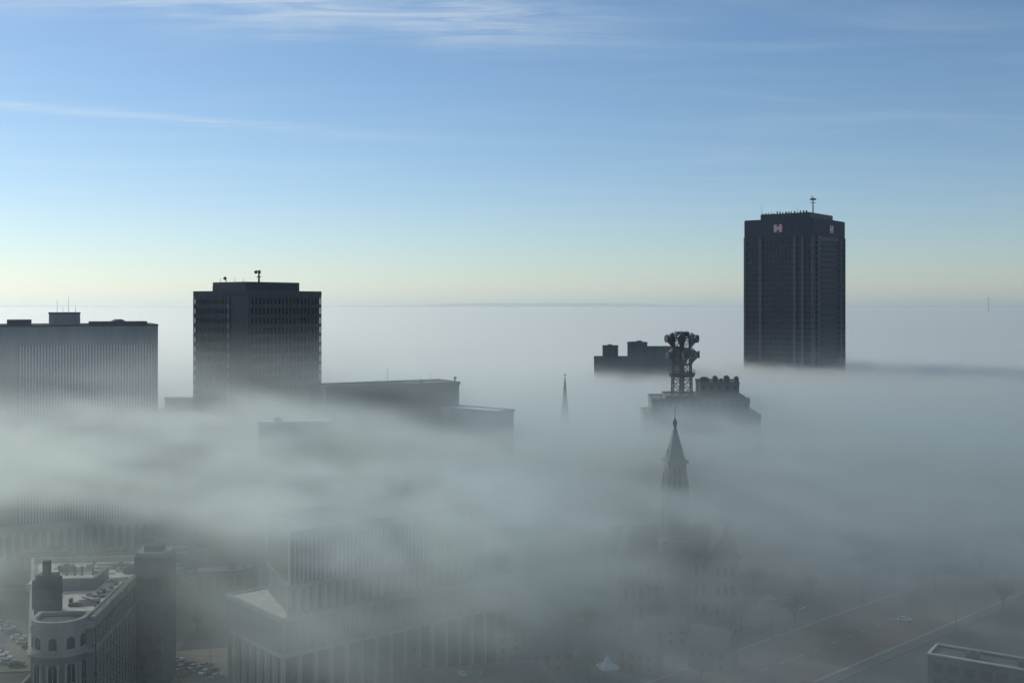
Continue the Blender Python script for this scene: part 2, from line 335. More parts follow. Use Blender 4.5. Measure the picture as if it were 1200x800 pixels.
# ---------------------------------------------------------------- MIDDLE TOWER
def mid_tower():
    phi = R(-40); Wd, Dp, H = 37.4, 36.2, 105.9; cx, cy = -102.9, 430.0
    o = thing('office_tower', 'dark square office tower with narrow slit windows and stepped rooftop plant, left of centre', 'tower block', (cx - math.cos(phi) * Wd, cy - math.sin(phi) * Wd, 0), phi)
    b = MB(); b.box(0.35, Wd - 0.35, 0.35, Dp - 0.35, 0, H - 0.6); part('glass_core', b, M['glass'], o)
    b = MB(); parapet(b, Wd + .4, Dp + .4, H - 2.2, H, 0.7, -.2, -.2); part('parapet', b, M['dark_conc'], o)
    nf = 26
    facade(o, 'right', Wd, Dp, 0.2, Dp - 0.2, 2, H - 2.25, nf, 19, M['pier'], 0.42, 0.05, 0.55, ('window_fins', 'sill_bars'))
    facade(o, 'right', Wd, Dp, 0.2, Dp - 0.2, 2, H - 2.25, nf, 1, M['dark_conc'], 0.0, 1.35, 0.62, ('edge', 'spandrels'))
    facade(o, 'front', Wd, Dp, 0.2, 24.0, 2, H - 2.25, nf, 12, M['dark_conc'], 0.9, 2.0, 0.45)
    q = MB(); side_box(q, 'front', Wd, Dp, 24.0, 25.2, -0.1, 0.7, 0, H - 2.25); part('pier', q, M['pier'], o)
    q = MB(); side_box(q, 'front', Wd, Dp, 25.4, Wd - 0.2, -0.1, 0.3, 0, H - 2.25); part('blind_wall', q, M['dark_metal'], o)
    q = MB(); side_box(q, 'front', Wd, Dp, Wd - 0.6, Wd + 0.3, -0.6, 0.75, 0, H - 2.25); part('pier', q, M['dark_conc'], o)
    # windows in a vertical line beside the blind wall
    w = MB()
    for j in range(24): side_box(w, 'front', Wd, Dp, 24.25, 24.95, 0.7, 0.76, 8 + j * 3.95, 9.8 + j * 3.95)
    part('stair_windows', w, M['conc'], o, stuff=True)
    b = MB(); b.box(9, 31, 3, 30, H - 0.6, H + 3.6); part('penthouse', b, M['dark_metal'], o)
    b = MB(); b.box(6.0, 9, 8, 28, H - 0.6, H + 1.9); part('cooling_tower', b, M['dark_metal'], o)
    b = MB(); rnd = random.Random(5)
    for i in range(12):
        x = rnd.uniform(4, 10); y = rnd.uniform(4, 30); b.box(x, x + rnd.uniform(.4, 1.3), y, y + .8, H - .6, H + rnd.uniform(0.8, 2.9))
    part('rooftop_gear', b, M['dark_metal'], o, stuff=True)
    m = MB(); m.bar((25, 14, H + 3.6), (25, 14, H + 8.4), 0.42, 6, 0.3); mast = part('mast', m, M['dark_metal'], o)
    for dx in (-1.0, 0.9):
        q = MB(); q.bar((25 + dx, 13.6, H + 7.2), (25 + dx * 1.3, 13.2, H + 8.3), 0.55, 8, 0.7); part('dish', q, M['dark_metal'], mast)
    q = MB(); q.box(23.9, 26.1, 13.8, 14.2, H + 5.6, H + 6.0); part('crossarm', q, M['dark_metal'], mast)
    for x, y, h in ((10, 6, 2.6), (14, 6, 2.0), (17, 8, 3.4), (20, 10, 2.4)): whip(o, x, y, H + 3.6, h * 0.7, 0.09)
    q = MB(); q.bar((11, 8, H + 3.6), (11, 8, H + 5.2), .15); q.bar((11, 8, H + 5.0), (10.4, 7.5, H + 5.6), .55, 8, .7); part('dish', q, M['dark_metal'], o)
mid_tower()

# ---------------------------------------------------------------- LEFT RIBBED BANK BUILDING
def left_block():
    phi = R(22.7); Wd, Dp, H = 84.0, 38.0, 92.3; rx, ry = -147.0, 456.0
    o = thing('office_block', 'broad pale office block of close vertical fins over a tall arcade, at the left edge', 'office building', (rx - math.cos(phi) * Wd, ry - math.sin(phi) * Wd, 0), phi)
    b = MB(); b.box(0.6, Wd - 0.6, 0.9, Dp - 0.6, 13.0, H - 8); part('glass_core', b, M['glass'], o)
    b = MB(); b.box(0, Wd, 0, Dp, H - 8.2, H - .5); part('attic_band', b, M['conc'], o)
    b = MB(); parapet(b, Wd + .3, Dp + .3, H - 0.7, H, 0.6, -.15, -.15); part('coping', b, M['dark_conc'], o)
    b = MB(); b.box(0.05, Wd - 53, 0.05, Dp - .05, 13.0, H - 8.2); part('plain_wall', b, M['conc'], o)
    b = MB(); b.box(Wd - 1.4, Wd - .02, 0.05, Dp - .05, 13.0, H - 8.2); part('end_wall', b, M['conc'], o)
    f = MB(); f.box(-0.3, 0.3, 0, 0.9, 12.9, H - 8.2); fm = f.mesh('fin', M['white_conc'])
    for i in range(46): part('fin', fm, None, o, (Wd - 52.2 + i * 1.13, 0.1, 0))
    # arcade at the foot
    b = MB(); b.box(6, Wd - 4, 6, Dp - 4, 0, 10.5); part('lobby', b, M['glass'], o)
    b = MB(); b.box(-1, Wd + 1, -1, Dp + 1, 10.5, 13.0); part('arcade_lintel', b, M['white_conc'], o)
    c = MB(); c.box(-.55, .55, -.55, .55, 0, 8.4); c.box(-.9, .9, -.6, .6, 8.4, 9.4); c.box(-1.3, 1.3, -.62, .62, 9.4, 10.5); cm = c.mesh('arcade_column', M['white_conc'])
    for i in range(27): part('arcade_column', cm, None, o, (0.5 + i * 3.19, -0.1, 0))
    for i in range(1, 12): part('arcade_column', cm, None, o, (Wd - 0.2, i * 3.3, 0))
    b = MB(); b.box(Wd - 41.8, Wd - 29.8, 12, 24, H - .5, H + 4.4); part('penthouse', b, M['conc'], o)
    b = MB(); b.box(Wd - 42.0, Wd - 29.6, 11.8, 24.2, H + 4.4, H + 4.9); part('penthouse_cap', b, M['dark_conc'], o)
    b = MB(); b.box(Wd - 57.4, Wd - 48.4, 10, 20, H - .5, H + 2.0); part('penthouse', b, M['dark_conc'], o)
    b = MB(); b.box(Wd - 26.4, Wd - 3.6, 8, 20, H - .5, H + 1.1); part('roof_screen', b, M['dark_conc'], o)
    b = MB(); b.frustum(Wd - 15, 11, H + 1.1, H + 2.0, 3.2, 1.5, 12); part('roof_vent', b, M['dark_conc'], o)
    for dx, h in ((-38.6, 5.6), (-36.4, 2.2), (-34.2, 6.6), (-31.5, 3.0)): whip(o, Wd + dx, 16, H + 4.9, h, 0.08)
left_block()

def block(name, label, cat, origin, phi, Wd, Dp, H, wall, roof, floors=0, bays=0, bays2=0, par=0.8, units=0, seed=1, glass=True, sp=1.6, pier=1.2, group=None, depth=0.3):
    o = thing(name, label, cat, (origin[0], origin[1], 0), phi, group)
    b = MB(); b.box(0, Wd, 0, Dp, 0, H); part('wall' if not floors else 'glass_core', b, M['glass'] if floors else wall, o)
    b = MB(); b.add([(0.3, .3, H + .03), (Wd - .3, .3, H + .03), (Wd - .3, Dp - .3, H + .03), (.3, Dp - .3, H + .03)], [(0, 1, 2, 3)]); part('roof', b, roof, o)
    b = MB(); parapet(b, Wd + 2 * depth + .06, Dp + 2 * depth + .06, H - .5, H + par, depth + .45, -depth - .03, -depth - .03); part('parapet', b, wall, o)
    if floors:
        for side, L, nb in (('front', Wd, bays), ('right', Dp, bays2), ('left', Dp, bays2)):
            facade(o, side, Wd, Dp, 0, L, 0, H - .5, floors, nb, wall, pier, sp, depth)
            q = MB(); side_box(q, side, Wd, Dp, -depth if side == 'front' else 0.02, 1.0, 0.0, depth - .012, 0, H - .5); part('corner_pier', q, wall, o); q = MB(); side_box(q, side, Wd, Dp, L - 1.0, L + (depth if side == 'front' else -.02), 0.0, depth - .012, 0, H - .5)
            part('corner_pier', q, wall, o)
    rnd = random.Random(seed)
    for i in range(units): roof_unit(o, rnd.uniform(1, max(Wd - 5, 1.2)), rnd.uniform(1, max(Dp - 4, 1.2)), H, rnd.uniform(2, 3.4), rnd.uniform(1.5, 2.4), rnd.uniform(1.1, 1.8))
    return o

# long flat roofed building right of the middle tower, poking out of the fog
o = block('office_block', 'long flat roofed slab rising from the fog right beside the middle tower', 'office building', (-67.4, 397.5), R(29.5), 54.0, 17.5, 70.0, M['dark_conc'], M['tar'], 0, 0, 0, 0.7, 0, 2)
for x, h in ((22.0, 1.8), (40, 2.0)): roof_unit(o, x, 6, 70.0, 1.6, 1.2, h * .7)
whip(o, 28, 9, 70, 6.2, 0.08); whip(o, 46, 9, 70, 4.4, 0.05)
b = MB(); b.bar((53.2, 2, 70), (53.2, 2, 72.0), 0.25, 6); b.frustum(53.2, 2, 71.6, 72.5, .55, .55, 8); part('beacon', b, M['dark_metal'], o)
# lower wing with bright roof
block('annex_building', 'low pale roofed annex stepping down right of the long slab', 'office building', (-26.0, 408.0), R(-39), 26.5, 9.5, 62.0, M['conc'], M['white_roof'], 0, 0, 0, 0.5, 0, 3)
block('office_block', 'small block with a sunlit white roof surfacing in fog below the middle tower', 'office building', (-85, 368), R(6), 23, 11, 60.8, M['white_conc'], M['white_roof'], 0, 0, 0, 0.3, 1, 4)
block('office_block', 'thin pale roof nearest in the gap between ribbed block and dark tower', 'office building', (-149.5, 462), R(14), 12.5, 4.5, 56.0, M['white_conc'], M['white_roof'], 0, 0, 0, 0.2, 0, 5)
block('office_block', 'higher pale roof farthest back in the gap between ribbed block and dark tower', 'office building', (-155.5, 492), R(5), 14, 5, 58.6, M['white_conc'], M['white_roof'], 0, 0, 0, 0.2, 0, 6)

# ---------------------------------------------------------------- far stepped apartment block
def far_flats():
    y0 = 718.0; k = y0 / FPX
    o = thing('apartment_block', 'far stepped apartment block, hazy, just left of the microwave tower', 'apartment building', ((696 - HX) * k, y0, 0), R(-6))
    for (a, b_, py, dy, dp, nm) in ((0, 40, 419, 0, 16, 'low_wing'), (10, 28, 406, 1.5, 12, 'stair_tower'), (39, 62, 402, -1, 18, 'main_wing'), (61, 104, 407, 1, 16, 'long_wing')):
        z = EYE - (py - HY) * k; q = MB(); q.box(a * k, b_ * k, dy, dy + dp, 0, z); w = part('wall', q, M['dark_conc'], o)
        q = MB(); parapet(q, (b_ - a) * k + .3, dp + .3, z - .4, z + .5, .5, a * k - .15, dy - .15); part('parapet', q, M['dark_conc'], w)
        q = MB(); nb = max(3, int((b_ - a) * k / 3.2))
        for i in range(nb):
            for j in range(int(z / 3.2) - 8):
                u = (a + (b_ - a) * (i + .22) / nb) * k; zz = z - 2.6 - j * 3.1; q.box(u, u + 1.5, dy - .06, dy - .02, zz, zz + 1.4)
        part('windows', q, M['brown_conc'], o, stuff=True)
    q = MB()
    for (a, w, py, h) in ((16, 5, 406, 1.3), (43, 8, 402, 1.0), (50, 6, 402, 1.6), (57, 4, 402, .8), (28, 6, 419, .8), (3, 4, 419, .6)):
        z = EYE - (py - HY) * k; q.box(a * k, (a + w) * k, 4, 7, z, z + h)
    part('rooftop_gear', q, M['dark_conc'], o, stuff=True)
far_flats()

# ---------------------------------------------------------------- telephone building with the microwave tower
def phone_building():
    D0 = 432.0; k = D0 / FPX; X0 = (755 - HX) * k
    o = thing('telephone_building', 'stepped masonry building carrying the microwave tower, half sunk in fog', 'building', (X0, D0, 0), R(-4))
    tiers = ((0, 135, 487, 0, 30), (9, 123, 470, 2.5, 26), (26, 118, 466.5, 4, 23), (66, 112, 450, 5, 18))
    for i, (a, b_, py, dy, dp) in enumerate(tiers):
        z = EYE - (py - HY) * k; zb = 0 if i == 0 else EYE - (tiers[i - 1][2] - HY) * k
        q = MB(); q.box(a * k, b_ * k, dy, dy + dp, zb, z); w = part('tier', q, M['granite_dark'], o)
        q = MB(); parapet(q, (b_ - a) * k + .3, dp + .3, z - .3, z + .7, .45, a * k - .15, dy - .15); part('parapet', q, M['granite_dark'], w)
        q = MB(); nb = max(4, int((b_ - a) * k / 2.9)); top = z - 2.6
        rows = 14 if i == 0 else max(1, int((z - zb) / 3.6))
        for c in range(nb):
            for r in range(rows):
                u = (a + (b_ - a) * (c + .27) / nb) * k; zz = top - r * 3.6
                if zz > zb + .3: q.box(u, u + 1.2, dy - .07, dy - .02, zz, zz + 1.8)
        part('windows', q, M['glass'], w, stuff=True)
    z = EYE - (450 - HY) * k; rnd = random.Random(8)
    for a, w, h in ((67, 10, 1.4), (82, 5, 1.9), (90, 3, 0.9), (95, 6, 2.0), (107, 5, 1.7)):
        q = MB(); q.box(a * k, (a + w) * k, 6, 9, z + .2, z + .7 + h); q.frustum((a + w / 2) * k, 7.5, z + .7 + h, z + 1.1 + h, w * k * .4, w * k * .3, 8); part('cooling_unit', q, M['dark_metal'], o)
    for a, py, h in ((2, 487, 3), (6, 487, 4.5), (11, 470, 2), (19, 470, 3.0), (24, 470, 2.4), (60, 466.5, 3.2), (63, 466.5, 2.3), (121, 470, 2.6), (131, 487, 2.0)):
        zz = EYE - (py - HY) * k; q = MB(); q.box(a * k, (a + 2.4) * k, 3.4, 4.4, zz, zz + h * .55); part('chimney', q, M['stone'], o)
phone_building()
def microwave_tower():
    D0 = 449.0; k = D0 / FPX; z0 = EYE - (466.5 - HY) * (436 / FPX); zt = EYE - (388 - HY) * k
    o = thing('microwave_tower', 'lattice microwave tower crowned by two rings of large horn antennas', 'tower', ((799 - HX) * k, D0, z0 - 0.2), R(11))
    H = zt - z0; r0, r1 = 4.5, 3.7; N = 6
    P = lambda i, z, rr=None: ((rr if rr else r0 + (r1 - r0) * z / H) * math.cos(2 * math.pi * i / N), (rr if rr else r0 + (r1 - r0) * z / H) * math.sin(2 * math.pi * i / N), z)
    for i in range(N):
        q = MB(); q.bar(P(i, 0), P(i, H * .93), 0.34, 6, 0.28); part('leg', q, M['dark_metal'], o)
    lv = [H * t_ for t_ in (0.02, .14, .26, .38, .50, .62, .74, .86, .93)]
    for a_, b_ in zip(lv, lv[1:]):
        for i in range(N):
            q = MB(); q.bar(P(i, a_), P(i + 1, b_), .13); q.bar(P(i + 1, a_), P(i, b_), .13); part('cross_brace', q, M['galv'], o)
            q = MB(); q.bar(P(i, b_), P(i + 1, b_), .16); part('ring_beam', q, M['dark_metal'], o)
    for zz, rr, th in ((H * .345, 5.4, 0.5), (H * .48, 4.3, .25), (H * .70, 4.6, .35), (H * .90, 3.6, .3)):
        q = MB(); q.frustum(0, 0, zz, zz + th, rr, rr, 16)
        pf = part('platform', q, M['dark_metal'], o); rl = MB()
        for i in range(16):
            a1, a2 = 2 * math.pi * i / 16, 2 * math.pi * (i + 1) / 16
            for hh in (.55, 1.15): rl.bar((rr * math.cos(a1), rr * math.sin(a1), zz + th + hh), (rr * math.cos(a2), rr * math.sin(a2), zz + th + hh), .05)
            rl.bar((rr * math.cos(a1), rr * math.sin(a1), zz + th), (rr * math.cos(a1), rr * math.sin(a1), zz + th + 1.2), .05)
        part('railing', rl, M['galv'], pf, stuff=True)
    q = MB(); q.frustum(0, 0, H * .30, H * .345, 4.9, 5.5, 16); part('platform_skirt', q, M['dark_metal'], o)
    q = MB(); q.bar((0, 0, 0), (0, 0, H * .9), .5, 8); part('cable_shaft', q, M['galv'], o)
    # horn antennas: a tapering feed cone that opens into a hooded mouth
    def horn(m):
        q = MB(); secs = [(0, 0, .22), (0.25, 1.5, .55), (.6, 3.0, 1.05), (1.0, 4.4, 1.55)]; n_ = 10; vs = []
        for (ox, z, r) in secs: vs += [(ox + r * math.cos(2 * math.pi * i / n_), r * math.sin(2 * math.pi * i / n_), z) for i in range(n_)]
        # hood: closes over at the back, mouth faces outward (+x)
        for (z, sh, r) in ((5.5, .95, 1.6), (6.4, .45, 1.35), (6.9, -.15, .8)): vs += [(sh + r * math.cos(2 * math.pi * i / n_), r * math.sin(2 * math.pi * i / n_), z - .25 * math.cos(2 * math.pi * i / n_)) for i in range(n_)]
        fs = []
        for s_ in range(6):
            for i in range(n_): fs.append((s_ * n_ + i, s_ * n_ + (i + 1) % n_, (s_ + 1) * n_ + (i + 1) % n_, (s_ + 1) * n_ + i))
        fs += [tuple(reversed(range(n_))), tuple(range(6 * n_, 7 * n_))]; q.add(vs, fs)
        return q.mesh('horn_antenna', m, True)
    hm, hp = horn(M['antenna']), horn(M['antenna_pale'])
    rimb = MB(); rimb.bar((1.9, 0, 5.3), (2.65, 0, 5.5), 1.45, 12, 1.55); rm = rimb.mesh('mouth', M['dark_metal'])
    for ring, (zz, cnt, off, sc) in enumerate(((H * .71, 6, .15, 1.02), (H * .47, 5, -.35, 1.0))):
        for i in range(cnt):
            a = off + 2 * math.pi * i / cnt
            h = part('horn_antenna', hp if (i + ring) % 4 == 1 else hm, None, o, (3.3 * math.cos(a), 3.3 * math.sin(a), zz), a); h.scale = (sc, sc, sc); h.rotation_euler = (0, R(14), a)
            part('mouth', rm, None, h)
    q = MB(); q.frustum(0, 0, H * .93, H * 1.0, 3.4, 3.0, 12); part('equipment_cap', q, M['dark_metal'], o)
    for i in range(5): whip(o, 2.4 * math.cos(i * 1.3), 2.4 * math.sin(i * 1.3), H * .99, .8 + .3 * (i % 3), .07)
microwave_tower()

# ---------------------------------------------------------------- church spires
def hexring(mb, cx, cy, z0, z1, r0, r1, n=8): mb.frustum(cx, cy, z0, z1, r0, r1, n, math.pi / n)
def small_church():
    D0 = 480.0; k = D0 / FPX; zt = EYE - (437 - HY) * k
    o = thing('church', 'church whose thin needle spire alone pierces the fog near the centre', 'church', ((662 - HX) * k, D0, 0), R(20))
    q = MB(); hexring(q, 0, 0, 38, zt - 1.6, 3.1, .12); part('spire', q, M['slate'], o)
    q = MB(); q.bar((0, 0, zt - 2.2), (0, 0, zt), .1); q.box(-.5, .5, -.08, .08, zt - 1.1, zt - .8); part('cross', q, M['dark_metal'], o)
    q = MB(); q.box(-3.2, 3.2, -3.2, 3.2, 0, 36); part('bell_tower', q, M['granite'], o)
    q = MB(); q.box(-3.6, 3.6, -3.6, 3.6, 36, 38); part('belfry_cornice', q, M['granite'], o)
    q = MB(); q.box(-7, 7, 3.2, 38, 0, 12); part('nave', q, M['granite'], o)
    q = MB(); q.gable(-7.6, 7.6, 2.8, 38.4, 12.0, 21, 'y'); part('roof', q, M['slate'], o)
    for i in range(4):
        a = math.pi / 4 + i * math.pi / 2; q = MB(); hexring(q, 4.2 * math.cos(a), 4.2 * math.sin(a), 38, 45, .7, .05, 6); part('pinnacle', q, M['granite'], o)
small_church()

def county_hall():
    D0 = 345.0; k = D0 / FPX; phi = R(6)
    o = thing('county_hall', 'dark stone hall with pyramid capped clock tower dissolving downward into fog', 'civic building', ((791 - HX) * k, D0, 0), phi)
    Z = lambda py: EYE - (py - HY) * k
    q = MB(); hexring(q, 0, 0, Z(538), Z(500), 3.75, .45, 4); s = part('spire', q, M['slate'], o)
    q = MB(); hexring(q, 0, 0, Z(500), Z(494), .5, .75, 8); hexring(q, 0, 0, Z(494), Z(489), .6, .12, 8); q.bar((0, 0, Z(489)), (0, 0, Z(476)), .12, 5, .06); part('finial', q, M['dark_metal'], s)
    for i in range(4):
        a = i * math.pi / 2; q = MB(); c, s_ = math.cos(a), math.sin(a)
        q.gable(-.9, .9, -.5, 1.4, Z(536), Z(526), 'y'); d = part('dormer', q, M['slate'], s, (2.0 * c, 2.0 * s_, 0), a + math.pi / 2)
    q = MB(); q.box(-3.5, 3.5, -3.5, 3.5, Z(541), Z(538)); part('cornice', q, M['granite'], o)
    q = MB(); q.box(-2.9, 2.9, -2.9, 2.9, 24, Z(541)); tw = part('tower', q, M['granite'], o)
    for rz in range(4):
        q = MB()
        for u in (-1.2, .3): q.box(u, u + .9, -2.98, -2.9, Z(572), Z(548))
        part('belfry_opening', q, M['glass'], tw, (0, 0, 0), rz * math.pi / 2)
    for i in range(4):
        a = math.pi / 4 + i * math.pi / 2; x, y = 3.6 * math.cos(a) * 1.15, 3.6 * math.sin(a) * 1.15
        q = MB(); q.frustum(x, y, 22, Z(572), .9, .8, 8); q.frustum(x, y, Z(572), Z(552), .95, .05, 8); part('turret', q, M['granite'], o)
    q = MB(); q.box(-5.2, 5.2, -4.4, 5.2, 0, 27); part('tower_base', q, M['granite'], o)
    q = MB(); q.box(-19, 19, -2, 14, 0, 21); w = part('wall', q, M['granite'], o)
    q = MB(); q.gable(-19.6, 19.6, -2.6, 14.6, 21.0, 30, 'x'); part('roof', q, M['slate'], o)
    for sx_ in (-1, 1):
        q = MB(); x = sx_ * 14.5; q.box(x - 4.5, x + 4.5, -5.5, -2, 0, 21.5); pv = part('pavilion', q, M['granite'], o)
        q = MB(); q.gable(x - 5, x + 5, -6, 5, 21.5, 31.5, 'y'); part('gable_roof', q, M['slate'], pv)
        for u in (-3.0, -.6, 1.8):
            for z in (4, 10, 16):
                q = MB(); q.box(x + u, x + u + 1.3, -5.58, -5.5, z, z + 3); part('window', q, M['glass'], pv)
    for u in (-9.5, -7, 5.6, 8.2):
        for z in (4, 10, 16):
            q = MB(); q.box(u, u + 1.3, -2.08, -2, z, z + 3); part('window', q, M['glass'], w)
county_hall()

# ---------------------------------------------------------------- colonnaded complex, lower centre
def columned_complex():
    phi = R(40.0); L = 71.5; Dl = 30.0
    o = thing('government_building', 'large ribbed building on a columned base, its upper floors lost in fog', 'government building', (-54.5, 260.0, 0), phi)
    ZE, ZR, ZA, ZT = 16.4, 25.5, 32.0, 43.6
    q = MB(); q.box(3.4, L - 3, 3.4, 32, 0, ZE); part('base_glazing', q, M['glass'], o)
    q = MB(); q.box(0, L, 0, Dl, ZE, ZE + .9); part('eave_band', q, M['conc'], o)
    q = MB(); q.box(.6, L - .6, .6, Dl - .6, ZE + .9, ZR - .6); part('upper_glazing', q, M['glass'], o)
    q = MB(); parapet(q, L + .1, Dl + .1, ZR - .7, ZR + .35, .8, -.05, -.05); part('parapet', q, M['conc'], o)
    q = MB(); q.box(.7, L - .7, .7, Dl - .7, ZR - .5, ZR - .1); part('roof', q, M['gravel'], o)
    q = MB(); q.box(11, L - .4, 2.3, Dl - 3.8, 45.8, 45.9); part('roof', q, M['tar'], o)
    c = MB(); c.box(-.45, .45, -.45, .45, 0, ZE); cm = c.mesh('column', M['conc'])
    for i in range(17): part('column', cm, None, o, (0.8 + i * 4.36, 0.8, 0))
    for i in range(1, 8): part('column', cm, None, o, (0.8, 0.8 + i * 4.05, 0))
    r = MB(); r.box(-.13, .13, 0, .62, ZE + .9, ZR - .7); rm = r.mesh('rib', M['conc'])
    for i in range(96): part('rib', rm, None, o, (.6 + i * .74, 0.02, 0))
    r = MB(); r.box(0, .62, -.13, .13, ZE + .9, ZR - .7); rm2 = r.mesh('rib', M['stone'])
    for i in range(40): part('rib', rm2, None, o, (.02, .9 + i * .73, 0))
    # arcade storey and tower above, starting a few metres in from the corner
    x0 = 2.6
    q = MB(); q.prism([(x0 + 1.6, 3.2), (L - 1, 3.2), (L - 1, Dl - 4), (x0 + 8.5, Dl - 4)], ZR - .1, ZA); part('arcade_glazing', q, M['glass'], o)
    q = MB(); q.prism([(x0, 1.6), (L + .2, 1.6), (L + .2, Dl - 2), (x0 + 8, Dl - 2)], ZA, ZA + 1.0); part('arcade_band', q, M['conc'], o)
    c = MB(); c.box(-.42, .42, 0, 1.2, ZR - .1, ZA); pm = c.mesh('pilaster', M['conc'])
    for i in range(29): part('pilaster', pm, None, o, (x0 + .6 + i * 2.42, 1.8, 0))
    q = MB(); q.prism([(x0 + 1.2, 2.7), (L - .6, 2.7), (L - .6, Dl - 4), (x0 + 8.2, Dl - 4)], ZA + 1.0, ZT); part('tower_glazing', q, M['glass'], o)
    r = MB(); r.box(-.2, .2, 0, .8, ZA + 1.0, ZT); rm = r.mesh('rib', M['white_conc'])
    for i in range(58): part('rib', rm, None, o, (x0 + .9 + i * 1.18, 2.0, 0))
    q = MB()
    for zf in range(1, 4): q.box(x0 + 1.5, L - .5, 2.45, 2.75, ZA + 1 + zf * 3.7 - .5, ZA + 1 + zf * 3.7 + .5)
    part('spandrels', q, M['dark_conc'], o, stuff=True)
    q = MB(); q.prism([(x0 + .6, 1.9), (L, 1.9), (L, Dl - 3.4), (x0 + 7.8, Dl - 3.4)], ZT, ZT + 2.2); part('attic_band', q, M['conc'], o)
    q = MB(); q.prism([(x0 + .7, 2.0), (x0 + 1.4, 2.0), (x0 + 8.4, Dl - 3.6), (x0 + 7.7, Dl - 3.6)], ZR - .1, ZT); part('end_wall', q, M['granite'], o)
columned_complex()

# ---------------------------------------------------------------- stone building with rounded corner tower, lower left
def corner_building():
    ZR_, ZC = 28.8, 22.0
    # local frame: x right, y away, straight facade on the right side at x=0
    phi = R(5.6)
    o = thing('court_building', 'grey stone building with bowed corner pavilion and sunlit gravel roof, lower left', 'civic building', (-95.3, 250.3, 0), phi)
    Lf = 40.0; Wf = 44.0
    def outline(off, y1=66.0): return [(off, -off), (off, Lf), (-.8 + off, Lf + .01), (-.8 + off, y1 + off), (-35.2 - off, y1 + off), (-12.9 - off, -3 - off)]
    def rimwall(pts, th, z0, z1, nm, m):
        q = MB()
        for (x0_, y0_), (x1_, y1_) in zip(pts, pts[1:] + pts[:1]):
            d = Vector((x1_ - x0_, y1_ - y0_)); L_ = d.length
            if L_ < .3: continue
            d /= L_; n_ = Vector((-d.y, d.x)) * th; q.prism([(x0_, y0_), (x1_, y1_), (x1_ + n_.x, y1_ + n_.y), (x0_ + n_.x, y0_ + n_.y)], z0, z1)
        return part(nm, q, m, o)
    q = MB(); q.prism(outline(0), 0, ZC - .6); part('lower_wall', q, M['stone'], o)
    q = MB(); q.prism(outline(.5), ZC - .6, ZC); part('cornice', q, M['limestone'], o)
    q = MB(); q.prism(outline(-.4), ZC, ZR_ - 2.2); part('upper_wall', q, M['stone'], o)
    q = MB(); q.prism(outline(-.45), ZR_ - 2.2, ZR_ - 1.9); part('roof', q, M['gravel'], o)
    rimwall(outline(.08), .8, ZR_ - 2.2, ZR_ - .5, 'parapet', M['limestone'])
    m_ = MB(); m_.box(-1.0, .2, -.55, .55, ZR_ - .5, ZR_ + .2); mm = m_.mesh('merlon', M['limestone'])
    for i in range(20): part('merlon', mm, None, o, (0, 1.6 + i * 1.96, 0))
    q = MB(); q.box(-3.1, -2.7, 3, Lf - 1, ZR_ - 1.9, ZR_ - .8); part('gutter_wall', q, M['limestone'], o)
    # windows down the long side: frame with pane
    f = MB(); f.box(-.05, .16, -.7, .7, 0, .18); f.box(-.05, .16, -.7, .7, 2.35, 2.5); f.box(-.05, .16, -.7, -.55, .18, 2.35); f.box(-.05, .16, .55, .7, .18, 2.35); f.box(-.05, .12, -.55, .55, 1.2, 1.3)
    fm = f.mesh('window', M['limestone']); p = MB(); p.box(-.05, .05, -.55, .55, .18, 2.35); pm = p.mesh('pane', M['glass'])
    for j in range(5):
        for i in range(13):
            w = part('window', fm, None, o, (0.0, 2.0 + i * 2.9, 2.2 + j * 3.8)); part('pane', pm, None, w)
    for i in range(13):
        w = part('window', fm, None, o, (-.4, 2.0 + i * 2.9, ZC + .7)); part('pane', pm, None, w)
    pl_ = MB(); pl_.box(0, .22, -.3, .3, 0, ZC - .6); plm = pl_.mesh('pilaster', M['limestone'])
    for i in range(14): part('pilaster', plm, None, o, (0, .55 + i * 2.9, 0))
    # bowed corner pavilion
    cx, cy, rr = -7.6, 0.3, 5.9
    def arc(r, z0, z1, m, nm, par=o):
        q = MB(); n_ = 26; pts = []
        for i in range(n_ + 1): a = math.pi + math.pi * i / n_; pts.append((cx + r * math.cos(a), cy + r * .86 * math.sin(a)))
        pts += [(cx + r, cy + 4.5), (cx - r, cy + 4.5)]; q.prism(pts, z0, z1); return part(nm, q, m, par)
    arc(rr, 0, ZC - .4, M['stone'], 'bay_wall'); arc(rr + .5, ZC - .4, ZC + .5, M['limestone'], 'bay_cornice'); arc(rr - .05, ZC + .5, ZR_ - .5, M['limestone'], 'bay_attic')
    arc(rr + .25, ZR_ - 1.6, ZR_ - 1.1, M['limestone'], 'bay_string_course')
    q = MB(); n_ = 26
    ring = []
    for i in range(n_ + 1): a = math.pi + math.pi * i / n_; ring.append((math.cos(a), math.sin(a) * .86))
    ring = [(1, 4.5 / rr)] + [(x, y) for x, y in reversed(ring)] + [(-1, 4.5 / rr)]; N_ = len(ring)
    vs = []
    for (s_, z) in ((rr + .15, ZR_ - .5), (rr + .15, ZR_ + .55), (rr - .85, ZR_ + .55), (rr - .85, ZR_ - .5)): vs += [(cx + x * s_, cy + y * s_, z) for x, y in ring]
    fs = [(a * N_ + i, a * N_ + (i + 1) % N_, ((a + 1) % 4) * N_ + (i + 1) % N_, ((a + 1) % 4) * N_ + i) for a in range(4) for i in range(N_)]
    q.add(vs, fs); part('bay_parapet', q, M['limestone'], o)
    arc(rr - .9, ZR_ - .5, ZR_ - .3, M['tar'], 'bay_roof')
